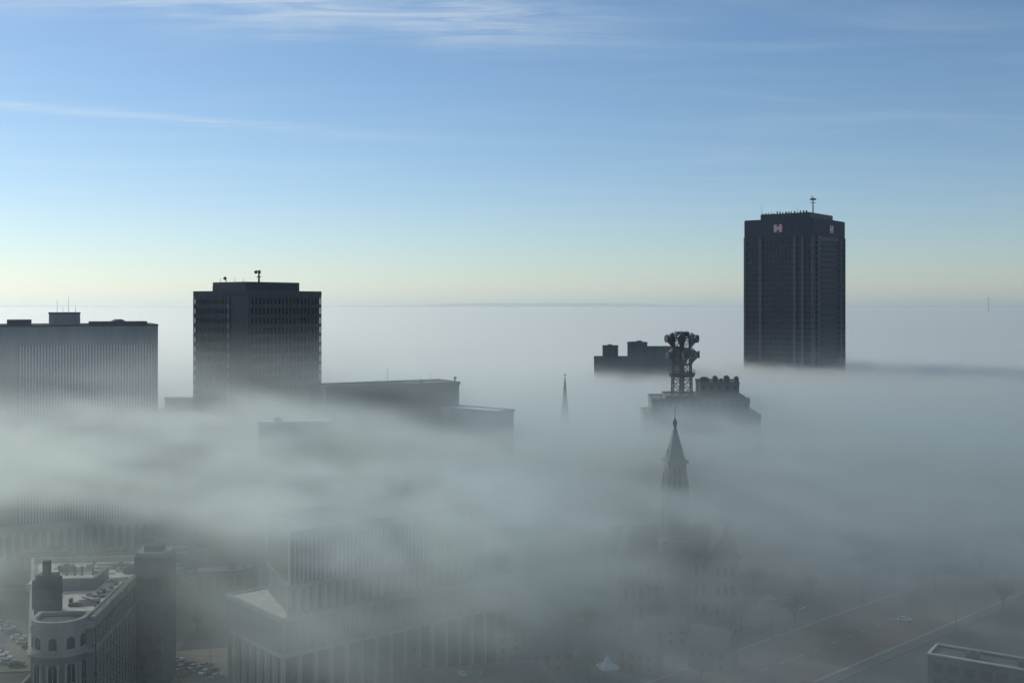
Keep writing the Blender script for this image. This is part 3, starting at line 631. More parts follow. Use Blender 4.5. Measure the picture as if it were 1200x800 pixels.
    for ang in (-90, -52, -128, -18, -162):
        a = R(ang); x, y = cx + (rr) * math.cos(a), cy + rr * .86 * math.sin(a)
        q = MB(); q.box(-.95, .95, -.12, .3, 2, ZC - 3.2); q.bar((0, -.12, ZC - 3.2), (0, .3, ZC - 3.2), .95, 14); w = part('tall_window', q, M['glass'], o, (x, y, 0), a + math.pi / 2)
        q = MB(); q.box(-1.35, -.95, -.22, .3, 1.6, ZC - 2.0); q.box(.95, 1.35, -.22, .3, 1.6, ZC - 2.0); q.box(-.06, .06, -.18, 0, 2, ZC - 2.4)
        for z in range(1, 6): q.box(-.95, .95, -.17, 0, 2 + z * 2.7, 2.12 + z * 2.7)
        part('window_frame', q, M['limestone'], w)
        q = MB(); q.box(-.85, .85, -.1, .3, ZC + 1.2, ZC + 3.0); q.bar((0, -.1, ZC + 3.0), (0, .3, ZC + 3.0), .85, 14); part('arched_window', q, M['glass'], o, (x, y, 0), a + math.pi / 2)
    q = MB(); q.bar((.7, -1.2, 0), (.7, -1.2, ZR_ - 1.5), .13, 6); q.frustum(.7, -1.2, 16, 17, .3, .3, 8); part('downpipe', q, M['dark_metal'], o)
    # dark stair tower at the far end of the facade
    q = MB(); q.prism([(-.6, Lf), (6.6, Lf - 1.4), (8.6, Lf + .4), (8.6, Lf + 8), (-.6, Lf + 8)], 0, 33.6); part('stair_tower', q, M['granite'], o)
    q = MB(); q.prism([(-.2, Lf + .5), (6.2, Lf - .8), (8.0, Lf + .8), (8.0, Lf + 7.4), (-.2, Lf + 7.4)], 33.6, 34.6); part('stair_tower_cap', q, M['limestone'], o)
    q = MB(); q.box(1.5, 6.2, Lf + 2, Lf + 6, 34.6, 36.0); part('stair_tower_lantern', q, M['dark_conc'], o)
    # rooftop: dark shaft, penthouse wall, vents
    q = MB(); q.box(-17.2, -11.7, 11, 16, ZR_ - 2, 35.0); sh = part('roof_shaft', q, M['dark_conc'], o)
    q = MB(); q.box(-16.6, -12.3, 11.6, 15.4, 35.0, 36.0); q.box(-15.3, -13.7, 12.6, 14.2, 36.0, 39.2); part('flue', q, M['dark_conc'], sh)
    for j in range(3):
        q = MB(); q.box(-16.6, -12.3, 10.86, 11.0, 28.2 + j * 2.3, 29.6 + j * 2.3); part('louvre', q, M['dark_metal'], sh)
    q = MB(); q.box(-20.5, -8.6, 33, 34, ZR_ - 1.9, ZR_ + 1.2); q.box(-9.6, -8.6, 34, 46, ZR_ - 1.9, ZR_ + 1.2); part('light_well_wall', q, M['stone'], o)
    q = MB(); q.box(-26, -9.7, 34.1, 42, ZR_ - 1.9, ZR_ - .2); part('low_roof', q, M['gravel'], o)
    for x, y in ((-19, 44), (-17.2, 45), (-15.2, 44.5), (-13.0, 47), (-21.5, 46)):
        q = MB(); q.frustum(x, y, ZR_ - 1.9, ZR_ + 1.2, .28, .28, 8); q.frustum(x, y, ZR_ + 1.2, ZR_ + 1.7, .5, .4, 8); part('vent_pipe', q, M['galv'], o)
    roof_unit(o, -24, 54, ZR_ - 1.9, 3.5, 2.4); roof_unit(o, -10, 55, ZR_ - 1.9, 4, 2); roof_unit(o, -6, 50, ZR_ - 1.9, 3, 3)
    roof_unit(o, -4.0, 5.5, ZR_ - 1.9, 1.4, 1.2, 1.0); roof_unit(o, -4.0, 8.2, ZR_ - 1.9, 1.4, 1.2, .9)
    rnd = random.Random(4)
    for i in range(22):
        y = rnd.uniform(14, 62); x = -rnd.uniform(3.2, 9 + y * .28 if y < 32 else 8 if y < 48 else 26); w_, d_, h_ = rnd.uniform(.5, 1.6), rnd.uniform(.4, 1.4), rnd.uniform(.3, 1.2)
        q = MB(); q.box(x - w_, x, y, y + d_, ZR_ - 1.9, ZR_ - 1.9 + h_); q.box(x - w_ - .06, x + .06, y - .06, y + d_ + .06, ZR_ - 1.9 + h_, ZR_ - 1.8 + h_); part('roof_hatch', q, M[rnd.choice(('galv', 'tar', 'limestone', 'dark_metal'))], o)
    for (x0_, y0_, x1_, y1_) in ((-3.4, 12, -3.4, 38), (-4.2, 20, -10, 26), (-22, 50, -8, 50), (-12, 52, -12, 63)):
        q = MB(); q.bar((x0_, y0_, ZR_ - 1.6), (x1_, y1_, ZR_ - 1.6), .16, 6); part('roof_pipe', q, M['galv'], o)
    for (x0_, x1_, y0_, y1_) in ((-10.5, -4, 17, 25), (-24, -15, 52, 60), (-8.2, -2.6, 41, 47)):
        q = MB(); q.add([(x0_, y0_, ZR_ - 1.895), (x1_, y0_ + 1, ZR_ - 1.895), (x1_ - 1, y1_, ZR_ - 1.895), (x0_ + .5, y1_ - 1.2, ZR_ - 1.895)], [(0, 1, 2, 3)]); part('roof_patch', q, M['tar'], o)
    for y in (26, 30, 56, 60): q = MB(); q.box(-7.5 - (y > 50) * 8, -2.2, y, y + .35, ZR_ - 1.9, ZR_ - 1.3); part('roof_step', q, M['limestone'], o)
corner_building()

# low wall building at the very front of the car park
a, b_ = G(-120, 792, 3.0), G(47, 786, 3.0)
block('garage_building', 'low flat garage with pale coping along the near side of the car park', 'garage', (a[0], a[1] - 12), math.atan2(b_[1] - a[1], b_[0] - a[0]), math.dist(a, b_), 12, 3.0, M['conc'], M['tar'], 0, par=.4, units=1, seed=9)

# lower right building
o = block('commercial_building', 'low dark roofed building with a pale coping, bottom right corner', 'building', G(1089, 768, 12.0), R(-34), 46, 9, 12.0, M['dark_conc'], M['tar'], 3, 12, 3, 0.5, 0, 10)
q = MB(); q.box(-.4, 46.4, -.45, .15, 12.5, 12.85); part('coping', q, M['white_conc'], o); q = MB(); q.box(-.4, 46.4, 8.85, 9.45, 12.5, 12.85); part('coping', q, M['white_conc'], o)
q = MB(); q.box(-.42, .16, .2, 8.8, 12.5, 12.84); part('coping', q, M['white_conc'], o)
roof_unit(o, 8, 3, 12, 3, 2.2); roof_unit(o, 20, 3, 12, 3, 2.2)

for (px, py, w_, d_, h_, a_, wl, rf, lb) in ((160, 688, 16, 8, 5, 10, 'stone', 'white_roof', 'low hut with pale roof just behind the stair tower foot'), (228, 692, 17, 9, 6, 12, 'brick', 'gravel', 'low brick block with gravel roof above the small yard'), (262, 684, 12, 7, 4.5, 30, 'stone', 'white_roof', 'small pale roofed block left of the ribbed building corner'), (20, 668, 18, 9, 6, 14, 'stone', 'gravel', 'low block between the sunlit roof and the tall arcade'), (100, 662, 14, 7, 5, 14, 'brick', 'white_roof', 'low pale roof right in front of the tall arcade')):
    block('low_building', lb, 'building', G(px, py), R(a_), w_, d_, h_, M[wl], M[rf], 1, max(3, int(w_ / 3)), 3, .4, 2, int(px), sp=1.0, pier=.8)
# little low roofs along the bottom edge
o = block('shop_building', 'low shop roof with a pale rectangular skylight kerb, bottom centre', 'building', G(486, 806, 9.0), R(14), 34, 12, 9.0, M['brick'], M['tar'], 2, 10, 4, 0.5, 2, 11)
q = MB(); parapet(q, 5.2, 2.0, 9.2, 9.9, .3, 12.0, 5.0); sk = part('skylight_kerb', q, M['white_conc'], o); q = MB(); q.box(12.3, 16.9, 5.3, 6.7, 9.2, 9.6); part('skylight_glass', q, M['glass'], sk)
block('shop_building', 'low roof with a small pale hatch left of the brown street', 'building', G(935, 812, 8.0), R(-20), 15, 8, 8.0, M['brick'], M['white_roof'], 2, 5, 3, 0.5, 1, 12)
rows = [
    ('brick house', 'brick row house with dark roof beside the white tents, near edge', 622, 792, 9, 12, 10, 12, 'brick'),
    ('stone house', 'narrow stone house with gable facing the columned building', 585, 770, 9, 9, 11, 30, 'stone'),
    ('brick house', 'brick house with steep roof right of the white tents', 724, 786, 10, 10, 9, -25, 'brick'),
    ('stone house', 'wide stone house standing below the hall in thin fog', 752, 760, 8, 14, 9, 8, 'stone'),
    ('brick house', 'tall brick house beside the street, left of the brown paving', 806, 782, 11, 11, 10, -30, 'brick'),
    ('stone house', 'small stone house beside the lawn in front of the hall', 842, 752, 7, 9, 8, 40, 'stone'),
]
for nm, lb, px, py, h, w_, d_, ang, mm in rows:
    x, y = G(px, py); o = thing('row_house', lb, 'house', (x, y, 0), R(ang), 'small houses below the fog')
    q = MB(); q.box(0, w_, 0, d_, 0, h * .62); w = part('wall', q, M[mm], o)
    q = MB(); q.gable(-.4, w_ + .4, -.4, d_ + .4, h * .62, h, 'x'); rf = part('roof', q, M['slate'], o)
    q = MB(); q.box(w_ * .7, w_ * .7 + .9, d_ * .55, d_ * .55 + .7, h * .7, h + .9); part('chimney', q, M['brick'], rf)
    for i in range(4):
        for j in range(2):
            q = MB(); u = (i + .35) * w_ / 4; q.box(u, u + 1.0, -.06, 0, 1 + j * 2.8, 2.4 + j * 2.8); part('window', q, M['glass'], w)

# ---------------------------------------------------------------- white peaked tents
def tent_proto():
    o = thing('tent', '', 'tent', group='white peaked tents')
    q = MB(); q.frustum(0, 0, 2.4, 2.7, 2.9, 2.9, 4, math.pi / 4); q.frustum(0, 0, 2.7, 3.3, 2.9, 1.3, 4, math.pi / 4); q.frustum(0, 0, 3.3, 5.2, 1.3, .06, 4, math.pi / 4); part('canopy', q, M['tent'], o)
    for sx_ in (-1, 1):
        for sy_ in (-1, 1): q = MB(); q.bar((sx_ * 1.9, sy_ * 1.9, 0), (sx_ * 1.9, sy_ * 1.9, 2.45), .07); part('pole', q, M['galv'], o)
    return o
tp = tent_proto()
for i, (px, py, sc, rz, lb) in enumerate(((672, 782, 1.05, 12, 'white peaked tent, tallest and centre most of the tent group'), (650, 770, .85, 30, 'white peaked tent standing behind and left of the tallest one'), (641, 786, 1.05, 50, 'white peaked tent nearest to the columned building'), (712, 794, 1.2, 20, 'white peaked tent nearest the bottom of the frame'))):
    o = tp if i == 0 else copy_tree(tp); x, y = G(px, py); o.location = (x, y, 0); o.rotation_euler.z = R(rz); o.scale = (sc, sc, sc); o['label'] = lb

# ---------------------------------------------------------------- vehicles
def car_proto():
    o = thing('parked_car', '', 'car')
    # lower body from a side profile, extruded with tumblehome
    prof = [(-2.2, .35), (2.15, .35), (2.25, .6), (2.1, .82), (.95, .95), (-1.6, .98), (-2.2, .92), (-2.28, .6)]
    q = MB(); n_ = len(prof); vs = []
    for y, s_ in ((-.88, 1), (-.80, 1.0), (.80, 1.0), (.88, 1)):
        for x, z in prof: vs.append((x * (1 if abs(y) > .85 else 1.0), y, z if abs(y) < .85 else min(z, .86)))
    fs = [(a * n_ + i, a * n_ + (i + 1) % n_, (a + 1) * n_ + (i + 1) % n_, (a + 1) * n_ + i) for a in range(3) for i in range(n_)] + [tuple(reversed(range(n_))), tuple(range(3 * n_, 4 * n_))]
    q.add(vs, fs); body = part('body', q, M['paint_white'], o)
    q = MB(); q.add([(-1.75, -.78, .9), (.95, -.78, .9), (.95, .78, .9), (-1.75, .78, .9), (-1.2, -.6, 1.38), (.2, -.6, 1.38), (.2, .6, 1.38), (-1.2, .6, 1.38)], FACES); part('windows', q, M['carglass'], o)
    q = MB(); q.add([(-1.25, -.63, 1.36), (.25, -.63, 1.36), (.25, .63, 1.36), (-1.25, .63, 1.36), (-1.1, -.55, 1.45), (.1, -.55, 1.45), (.1, .55, 1.45), (-1.1, .55, 1.45)], FACES); part('roof', q, M['paint_white'], o)
    for x in (-1.4, 1.42):
        for y in (-.8, .8):
            q = MB(); q.bar((x, y - .1, .33), (x, y + .1, .33), .33, 12); w = part('wheel', q, M['rubber'], o); q = MB(); s_ = 1 if y > 0 else -1; q.bar((x, y + s_ * .1, .33), (x, y + s_ * .12, .33), .19, 8); part('rim', q, M['rim'], w)
    for y in (-.62, .62): q = MB(); q.box(2.12, 2.25, y - .17, y + .17, .62, .76); part('headlight', q, M['chrome'], o)
    for ch in o.children:
        if ch.name.startswith(('body', 'roof')): ch.material_slots[0].link = 'OBJECT'; ch.material_slots[0].material = M['paint_white']
    return o
CAR = car_proto(); used = [False]
def car(px, py, rz, colour, label, group, pos=None):
    o = CAR if not used[0] else copy_tree(CAR); used[0] = True
    x, y = pos if pos else G(px, py, .12); o.location = (x, y, 0.105); o.rotation_euler.z = R(rz); o['label'] = label; o['group'] = group
    for ch in o.children:
        if ch.name.startswith(('body', 'roof')): ch.material_slots[0].link = 'OBJECT'; ch.material_slots[0].material = M['paint_' + colour]
    return o
g1 = 'cars in the upper row of the left car park'; g2 = 'cars in the lower row of the left car park'
names = ('first', 'second', 'third', 'fourth', 'fifth', 'sixth', 'seventh', 'eighth', 'ninth', 'tenth')
for i, (px, py, c) in enumerate(((3, 731, 'silver'), (9, 737, 'white'), (15.5, 742, 'grey'), (22, 748, 'white'), (28, 753, 'silver'), (35, 758, 'black'))):
    car(px, py, 24, c, f'{c} car, {names[5 - i]} from the rounded pavilion in the upper car park row', g1)
for i, (px, py, c) in enumerate(((-4, 762, 'grey'), (1, 767, 'white'), (5, 772, 'white'), (9.5, 777, 'silver'), (19, 780, 'black'))):
    car(px, py, 10, c, f'{c} car, {names[i]} from the frame edge in the lower car park row', g2)
g3 = 'cars in the small yard between the two big buildings'
for i, (px, py, rz, c) in enumerate(((207, 775, 40, 'white'), (213, 784, 60, 'silver'), (221, 781, 60, 'black'), (228, 783, 55, 'silver'), (234, 786, 60, 'grey'), (241, 781, 50, 'tan'), (242, 789, 55, 'white'), (249, 788, 60, 'green'), (254, 794, 60, 'silver'), (216, 791, 70, 'red'))):
    lb = {0: 'white car alone at the upper left corner of the small yard', 9: 'red car alone at the lower left of the small yard'}.get(i, f'{c} car, {names[i - 1]} from the left in the jumbled yard cluster')
    car(px, py, rz, c, lb, g3)
g4 = 'cars on the lot behind the columned building'
for i, (px, py, rz, c, lb) in enumerate(((236, 646, 10, 'white', 'white car gleaming behind the stair tower, left of a pair'), (245, 644, 10, 'silver', 'silver car gleaming behind the stair tower, right of a pair'), (277, 659, 20, 'white', 'white car on the back street, upper of two side by side'), (284, 661, 20, 'white', 'white car on the back street, lower of two side by side'), (262, 668, -30, 'grey', 'grey car parked nearest the sunlit roof edge'))):
    car(px, py, rz, c, lb, g4)
g5 = 'cars beyond the right end of the columned building'
for i, (px, py, rz, c) in enumerate(((618, 664, 10, 'silver'), (626, 663, 10, 'white'), (634, 662, 10, 'grey'), (642, 661, 10, 'tan'), (652, 690, -20, 'silver'))):
    car(px, py, rz, c, f'{c} car, {names[i]} from the end of the columned building' , g5)
g6 = 'cars beside the lawn on the right'
for i, (px, py, rz, c) in enumerate(((868, 708, 30, 'silver'), (876, 704, 30, 'grey'), (902, 702, 30, 'white'), (912, 703, 30, 'silver'), (922, 705, 30, 'grey'), (938, 714, 45, 'white'))):
    car(px, py, rz, c, f'{c} car, {names[i]} from the hall along the lawn edge', g6)

def truck(px, py, rz, label, L=7.0, z=0.0):
    x, y = G(px, py); o = thing('box_truck', label, 'truck', (x, y, 0.02), R(rz), 'white box trucks')
    q = MB(); q.box(-L / 2, L / 2 - 2.0, -1.15, 1.15, .9, 3.3); part('cargo_box', q, M['sign'], o)
    q = MB(); q.add([(L / 2 - 1.9, -1.05, .5), (L / 2, -1.05, .5), (L / 2, 1.05, .5), (L / 2 - 1.9, 1.05, .5), (L / 2 - 1.9, -1.0, 2.4), (L / 2 - .7, -1.0, 2.4), (L / 2 - .7, 1.0, 2.4), (L / 2 - 1.9, 1.0, 2.4)], FACES); c = part('cab', q, M['paint_white'], o)
    q = MB(); q.add([(L / 2 - .32, -.9, 1.5), (L / 2 - .28, -.9, 1.5), (L / 2 - .28, .9, 1.5), (L / 2 - .32, .9, 1.5), (L / 2 - .64, -.85, 2.25), (L / 2 - .6, -.85, 2.25), (L / 2 - .6, .85, 2.25), (L / 2 - .64, .85, 2.25)], FACES); part('windscreen', q, M['carglass'], c)
    q = MB(); q.box(-L / 2, L / 2 - .2, -.7, .7, .5, .9); part('chassis', q, M['dark_metal'], o)
    for xx in (-L / 2 + 1.3, L / 2 - 1.1):
        for yy in (-1.0, 1.0): q = MB(); q.bar((xx, yy - .13, .48), (xx, yy + .13, .48), .48, 12); part('wheel', q, M['rubber'], o)
car(1060, 727, -12, 'white', 'white car standing askew on the brown street', 'cars on the brown street')
truck(606, 663, 10, 'white box truck just past the end of the columned building', 6.0)
def bus(px, py, rz, label, L=9.0):
    x, y = G(px, py); o = thing('bus', label, 'bus', (x, y, 0.02), R(rz), 'pale buses on the far street')
    q = MB(); q.box(-L / 2, L / 2, -1.25, 1.25, .4, 1.5); q.box(-L / 2, L / 2, -1.2, 1.2, 2.5, 3.0); part('body', q, M['paint_white'], o)
    q = MB(); q.box(-L / 2 + .08, L / 2 - .08, -1.17, 1.17, 1.5, 2.5); part('windows', q, M['carglass'], o)
    q = MB(); q.box(-L / 2 + .6, L / 2 - .6, -.9, .9, 3.0, 3.2); part('roof', q, M['sign'], o)
    for xx in (-L / 2 + 2, L / 2 - 2):
        for yy in (-1.1, 1.1): q = MB(); q.bar((xx, yy - .13, .48), (xx, yy + .13, .48), .48, 12); part('wheel', q, M['rubber'], o)
bus(207, 649, 12, 'pale bus behind the stair tower, upper of three'); bus(201, 670, 6, 'pale bus behind the stair tower, shortest and middle of three', 7); bus(221, 678, 8, 'pale bus behind the stair tower, lower of three', 10)

# ---------------------------------------------------------------- lamps and trees
def lamp_proto():
    o = thing('street_lamp', '', 'street lamp', group='street lamps')
    q = MB(); q.bar((0, 0, 0), (0, 0, 8.6), .11, 8, .06); part('pole', q, M['galv'], o)
    q = MB(); q.bar((0, 0, 8.5), (1.7, 0, 9.1), .05); ar = part('arm', q, M['galv'], o)
    q = MB(); q.box(1.5, 2.3, -.16, .16, 9.02, 9.2); part('lamp_head', q, M['galv'], ar)
    q = MB(); q.frustum(0, 0, 0, .5, .24, .2, 8); part('base', q, M['conc'], o); return o
lp = lamp_proto()
for i, (px, py, lb) in enumerate(((247, 800, 'street lamp at the left corner of the columned building'), (905, 752, 'street lamp on the near kerb of the lawn side'), (1010, 716, 'street lamp midway along the far kerb of the brown street'), (1096, 692, 'street lamp at the far end of the brown street'), (1120, 735, 'street lamp on the near kerb above the dark roofed building'))):
    o = lp if i == 0 else copy_tree(lp); x, y = G(px, py); o.location = (x, y, 0.1); o['label'] = lb; o.rotation_euler.z = R(-60 if i % 2 else 120)

def tree_mesh(seed, m, H=9, Rr=3.6, nleaf=1500):
    rnd = random.Random(seed); tr = MB(); cr = MB(); tips = []
    tr.bar((0, 0, 0), (.1, .05, H * .34), .26, 7, .18)
    for i in range(9):
        a = i * 2.4 + rnd.uniform(-.3, .3); b0 = Vector((.08, .04, H * rnd.uniform(.26, .36))); l = rnd.uniform(.55, 1) * Rr; b1 = b0 + Vector((math.cos(a) * l * .75, math.sin(a) * l * .75, H * rnd.uniform(.25, .5)))
        tr.bar(b0, b1, .11, 5, .04); tips.append(b1); tips.append((b0 + b1) / 2 + Vector((0, 0, H * .1)))
        for k in range(3):
            b2 = b1 + Vector((rnd.uniform(-1, 1), rnd.uniform(-1, 1), rnd.uniform(.2, 1))) * Rr * .38; tr.bar(b1, b2, .04, 4, .015); tips.append(b2)
    tips.append(Vector((0, 0, H * .82)))
    for _ in range(nleaf):
        c = rnd.choice(tips) + Vector((rnd.gauss(0, 1), rnd.gauss(0, 1), rnd.gauss(0, .75))) * Rr * .20
        s_ = rnd.uniform(.10, .24); q = Vector((rnd.uniform(-1, 1), rnd.uniform(-1, 1), rnd.uniform(-1, 1))).normalized(); u = q.orthogonal().normalized(); v = q.cross(u)
        cr.add([c + u * s_, c + v * s_, c - u * s_ * .9, c - v * s_], [(0, 1, 2, 3)])
    return tr.mesh('trunk', M['bark']), cr.mesh('crown', m)
TM = [tree_mesh(1, M['leaf']), tree_mesh(2, M['leaf2'], 8, 3.2), tree_mesh(3, M['leaf'], 10.5, 4.0)]
spots = [(560, 776, 'tree by the right corner of the columned building'), (600, 748, 'tree in the gap right of the columned building'), (640, 728, 'tree on the lawn behind the white tents'), (688, 742, 'tree between the tents and the hall'), (700, 716, 'tree at the left foot of the hall'), (735, 742, 'tree in front of the hall, by its left wing'), (774, 744, 'tree in front of the hall tower'), (836, 728, 'tree at the right foot of the hall'), (868, 741, 'tree at the near left corner of the lawn'), (932, 731, 'tree at the near right corner of the lawn'), (950, 697, 'tree at the far corner of the lawn'), (884, 694, 'tree behind the parked cars at the lawn'), (822, 800, 'tree by the tall brick house'), (690, 800, 'tree nearest the bottom edge by the tents'), (1175, 716, 'tree by the far right of the brown street'), (1150, 668, 'tree beyond the end of the brown street'), (232, 740, 'tree in the lane left of the sunlit roof'), (255, 655, 'tree beside the gleaming cars behind the stair tower'), (298, 665, 'tree beside the ribbed tower foot'), (1010, 672, 'tree in thick fog beyond the brown street')]
for i, (px, py, lb) in enumerate(spots):
    k = i % 3; x, y = G(px, py); o = thing('tree', ('russet ' if k == 1 else 'tall dark ' if k == 2 else 'dark green ') + lb, 'tree', (x, y, 0), random.uniform(0, 6), 'street trees')
    sc = random.uniform(.75, 1.15); o.scale = (sc, sc, sc); part('trunk', TM[k][0], None, o); part('crown', TM[k][1], None, o)

# dim low roofs deep in the fog behind
deep = [(-40, 455, 26, 18, 24, 20, 'wide block sunk in the fog behind the annex'), (30, 470, 18, 16, 24, 18, 'narrow block sunk in fog below the needle spire'), (118, 475, 30, 20, 14, 15, 'dim block right of the telephone building')]
for i, (x, y, w_, d_, h, a_, lb) in enumerate(deep): block('office_block', lb, 'building', (x, y), R(a_), w_, d_, h, M['conc'] if i % 2 else M['brick'], M['tar'], int(h / 3.7), int(w_ / 3.2), 4, .6, 2, 20 + i)
# thin mast far away on the right horizon
q = MB(); q.bar((0, 0, 0), (0, 0, 175), 2.2, 4, 1.0); o = thing('radio_mast', 'faint far radio mast on the right horizon', 'mast', (3600, 8300, 0)); part('shaft', q, M['galv'], o)
q = MB(); q.box(-5, 5, -5, 5, 150, 153); part('platform', q, M['galv'], o)

# ---------------------------------------------------------------- air: even haze box, far fog bank, patchy near fog
def volume_mat(name, density, g_, col):
    m = bpy.data.materials.new(name); m.use_nodes = True; tr = m.node_tree; tr.nodes.clear()
    v = tr.nodes.new('ShaderNodeVolumePrincipled'); v.inputs['Color'].default_value = col; v.inputs['Density'].default_value = density; v.inputs['Anisotropy'].default_value = g_
    ou = tr.nodes.new('ShaderNodeOutputMaterial'); tr.links.new(v.outputs[0], ou.inputs['Volume'])
    return m, v
HZ, _ = volume_mat('haze_air', 0.000048, 0.55, (0.93, 0.98, 0.93, 1)); HZ.cycles.homogeneous_volume = True
q = MB(); q.box(-28000, 28000, -1500, 45000, -1, 275); struct('haze', q, HZ, 'stuff')

FOG_Y = 880.0
FM, _ = volume_mat('fog_bank_air', 0.010, 0.62, (0.985, 0.99, 0.94, 1)); FM.cycles.homogeneous_volume = True
from mathutils import noise as mnoise
def fog_bank():
    xs = [math.copysign((abs(i - 70) / 70.0) ** 1.7 * 25000, i - 70) for i in range(141)]; ys = [FOG_Y + (j / 90.0) ** 2.3 * 38000 for j in range(91)]
    vs, fs = [], []; nx, ny = len(xs), len(ys)
    for y in ys:
        for x in xs:
            h = mnoise.noise(Vector((x / 1100, y / 520, 3))) * (4 + min(14.0, max(0.0, (y - 1200) / 200))) + mnoise.noise(Vector((x / 260, y / 420, 7))) * 3.0
            vs.append((x, y, 55.5 + h))
    for j in range(ny - 1):
        for i in range(nx - 1): a = j * nx + i; fs.append((a, a + 1, a + nx + 1, a + nx))
    o_ = len(vs); vs += [(xs[0], ys[0], .5), (xs[-1], ys[0], .5), (xs[-1], ys[-1], .5), (xs[0], ys[-1], .5)]
    fs.append((o_, o_ + 3, o_ + 2, o_ + 1))
    fs.append(tuple([o_, o_ + 1] + [i for i in reversed(range(nx))]))
    fs.append(tuple([o_ + 1, o_ + 2] + [j * nx + nx - 1 for j in reversed(range(ny))]))
    fs.append(tuple([o_ + 2, o_ + 3] + [(ny - 1) * nx + i for i in range(nx)]))
    fs.append(tuple([o_ + 3, o_] + [j * nx for j in range(ny)]))
    me = bpy.data.meshes.new('fog_bank'); me.from_pydata(vs, [], fs); me.materials.append(FM); me.update()
    struct('fog_bank', me, FM, 'stuff')
fog_bank()

# near fog: a real density grid, thick aloft and thin near the street, made by geometry nodes
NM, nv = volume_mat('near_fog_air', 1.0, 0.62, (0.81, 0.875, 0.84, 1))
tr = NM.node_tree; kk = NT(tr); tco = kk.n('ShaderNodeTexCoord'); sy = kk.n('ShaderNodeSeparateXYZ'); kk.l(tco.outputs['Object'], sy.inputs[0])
cmix = kk.n('ShaderNodeMix', data_type='RGBA'); kk.l(kk.ramp01(sy.outputs[1], 330, 820), cmix.inputs[0]); cmix.inputs[6].default_value = (0.82, 0.885, 0.86, 1); cmix.inputs[7].default_value = (0.978, 0.988, 0.935, 1); kk.l(cmix.outputs[2], nv.inputs['Color'])   # foreground dimness painted into the fog colour, paler farther out
at = tr.nodes.new('ShaderNodeAttribute'); at.attribute_name = 'density'; tr.links.new(at.outputs['Fac'], nv.inputs['Density']); nv.inputs['Density Attribute'].default_value = ''
X0, X1, Y0, Y1, ZT_ = -440.0, 440.0, 60.0, 900.0, 100.0
ng = bpy.data.node_groups.new('fog_density', 'GeometryNodeTree'); ng.interface.new_socket('Geometry', in_out='INPUT', socket_type='NodeSocketGeometry'); ng.interface.new_socket('Geometry', in_out='OUTPUT', socket_type='NodeSocketGeometry')
k = NT(ng); go = k.n('NodeGroupOutput'); P_ = k.n('GeometryNodeInputPosition').outputs[0]; sp_ = k.n('ShaderNodeSeparateXYZ'); k.l(P_, sp_.inputs[0]); X_, Y_, Z_ = sp_.outputs
def gnoise(sx_, sy_, sz_, det, off=(0, 0, 0), dist=0.0):
    v = k.vm('ADD', k.vm('MULTIPLY', P_, (1 / sx_, 1 / sy_, 1 / sz_)), off); x = k.n('ShaderNodeTexNoise'); k.l(v, x.inputs['Vector']); x.inputs['Scale'].default_value = 1; x.inputs['Detail'].default_value = det; x.inputs['Distortion'].default_value = dist
    return x.outputs[0]
rel = gnoise(150, 190, 1e6, 3, (3, 1, 0)); rot = k.n('ShaderNodeCombineXYZ'); k.l(k.m('ADD', k.m('MULTIPLY', X_, .75), k.m('MULTIPLY', Y_, -.66)), rot.inputs[0]); k.l(k.m('ADD', k.m('MULTIPLY', X_, .66), k.m('MULTIPLY', Y_, .75)), rot.inputs[1]); k.l(Z_, rot.inputs[2])
P_ = rot.outputs[0]                                                # wisps are drawn out along the wind
wis = gnoise(95, 42, 17, 5, (0, 5, 2), 1.0)
near = k.ramp01(Y_, 105, 225)                                      # thin by the camera, thick beyond
fore = k.m('SUBTRACT', 1.0, k.ramp01(Y_, 340, 430))                # a raised swell of fog in front
ztop = k.m('ADD', k.m('ADD', 57.0, k.m('MULTIPLY', k.m('MULTIPLY', fore, k.m('SUBTRACT', 1.0, k.ramp01(X_, -15, 35))), 6.5)), k.m('ADD', k.m('MULTIPLY', k.m('SUBTRACT', rel, .5), 9.0), k.m('MULTIPLY', k.m('SUBTRACT', wis, .5), 14.0)))
hz = k.m('SUBTRACT', ztop, Z_)
soft = k.m('MULTIPLY', k.ramp01(Y_, 250, 330), k.m('SUBTRACT', 1.0, k.ramp01(Y_, 470, 640)))
top = k.m('ADD', k.m('MULTIPLY', k.ramp01(hz, -4.0, 8.0), k.m('SUBTRACT', 1.0, soft)), k.m('MULTIPLY', k.ramp01(hz, -12.0, 22.0), k.m('MULTIPLY', soft, 1.9)))
low = k.ramp01(Z_, 14.0, 54.0)                                     # lifted stratus: thin near the street
low2 = k.m('MAXIMUM', low, k.m('MAXIMUM', k.ramp01(Y_, 420, 620), k.m('MULTIPLY', k.m('MULTIPLY', k.ramp01(Y_, 350, 440), k.ramp01(X_, -145, -90)), .9)))
def hole(cx, cy, rx, ry, g):
    u = k.m('DIVIDE', k.m('SUBTRACT', X_, cx), rx); v = k.m('DIVIDE', k.m('SUBTRACT', Y_, cy), ry)
    return k.m('MULTIPLY', k.m('EXPONENT', k.m('MULTIPLY', k.m('ADD', k.m('MULTIPLY', u, u), k.m('MULTIPLY', v, v)), -1.0)), g)
gu = k.m('DIVIDE', k.m('ADD', X_, k.m('MULTIPLY', Y_, .37)), 44.0); gv = k.m('DIVIDE', k.m('SUBTRACT', Y_, 190.0), 105.0)   # a slanting rent in the fog
gap = k.m('MULTIPLY', k.m('EXPONENT', k.m('MULTIPLY', k.m('ADD', k.m('MULTIPLY', gu, gu), k.m('MULTIPLY', k.m('MULTIPLY', gv, gv), k.m('MULTIPLY', gv, gv))), -1.0)), .95)
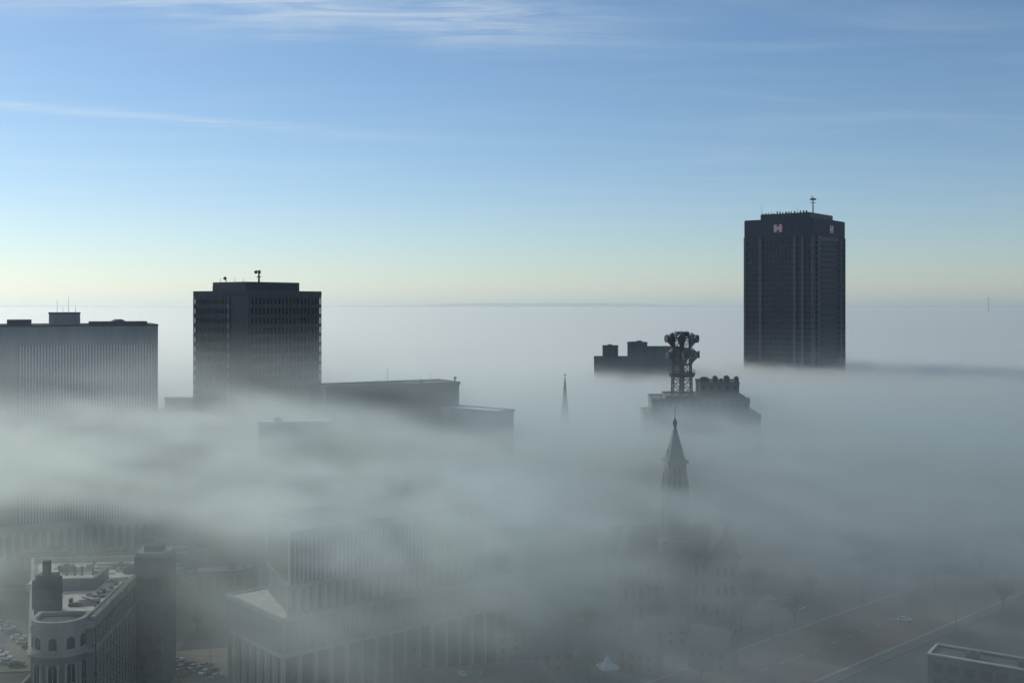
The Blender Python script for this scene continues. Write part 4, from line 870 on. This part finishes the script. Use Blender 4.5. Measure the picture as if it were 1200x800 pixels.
clear = k.m('SUBTRACT', 1.0, k.m('MAXIMUM', gap, k.m('MAXIMUM', hole(80, 200, 70, 65, .7), k.m('MAXIMUM', k.m('MAXIMUM', hole(-158, 312, 40, 42, .96), hole(-92, 297, 20, 20, .55)), k.m('MAXIMUM', hole(46, 290, 19, 52, .80), hole(-5, 160, 60, 42, .7))))))  # far-left holes added up-sun to let sunlight onto the roofs
base = k.m('ADD', 0.0010, k.m('MULTIPLY', low2, k.m('ADD', 0.0040, k.m('MULTIPLY', near, 0.0182))))
base = k.m('MULTIPLY', base, clear)
wv = k.ramp01(wis, .38, .60)
keep = k.ramp01(Y_, 450, 650)
wmul = k.m('ADD', .10, k.m('MULTIPLY', k.m('MAXIMUM', wv, keep), 1.25))
puff = k.m('MULTIPLY', hole(-20, 238, 42, 30, .024), k.ramp01(Z_, 40, 52)); puff = k.m('ADD', puff, hole(74, 408, 40, 24, .026))
base = k.m('ADD', base, puff)
fine = gnoise(30, 13, 7, 4, (7, 2, 4), 1.3)
wmul = k.m('MULTIPLY', wmul, k.m('ADD', .12, k.m('MULTIPLY', k.ramp01(fine, .37, .62), 1.7)))
den = k.m('MULTIPLY', k.m('MULTIPLY', base, wmul), top)
# thin veil smoking off the top of the layer around the left hand blocks
veilz = k.m('MULTIPLY', k.m('SUBTRACT', 1.0, k.ramp01(Z_, 78, 98)),k.m('MULTIPLY', k.m('EXPONENT', k.m('DIVIDE', k.m('SUBTRACT', 55.0, Z_), 15.0)), k.ramp01(Z_, 44, 56)))
veily = k.m('MULTIPLY', k.ramp01(Y_, 240, 330), k.m('SUBTRACT', 1.0, k.ramp01(Y_, 430, 520)))
veilx = k.m('SUBTRACT', 1.0, k.m('MULTIPLY', k.ramp01(X_, -30, 20), .62))
veil_ = k.m('MULTIPLY', k.m('MULTIPLY', k.m('MULTIPLY', veilz, veily), veilx), k.m('ADD', .0055, k.m('MULTIPLY', k.ramp01(wis, .35, .65), .0135)))
den = k.m('ADD', den, veil_)
edge = k.m('MULTIPLY', k.ramp01(Y_, Y0, Y0 + 60), k.m('SUBTRACT', 1.0, k.ramp01(Y_, Y1 - 12, Y1)))
den = k.m('MULTIPLY', den, edge)
vc = k.n('GeometryNodeVolumeCube'); k.l(den, vc.inputs['Density']); vc.inputs['Min'].default_value = (X0, Y0, 0.4); vc.inputs['Max'].default_value = (X1, Y1, ZT_)
vc.inputs['Resolution X'].default_value = 290; vc.inputs['Resolution Y'].default_value = 280; vc.inputs['Resolution Z'].default_value = 42
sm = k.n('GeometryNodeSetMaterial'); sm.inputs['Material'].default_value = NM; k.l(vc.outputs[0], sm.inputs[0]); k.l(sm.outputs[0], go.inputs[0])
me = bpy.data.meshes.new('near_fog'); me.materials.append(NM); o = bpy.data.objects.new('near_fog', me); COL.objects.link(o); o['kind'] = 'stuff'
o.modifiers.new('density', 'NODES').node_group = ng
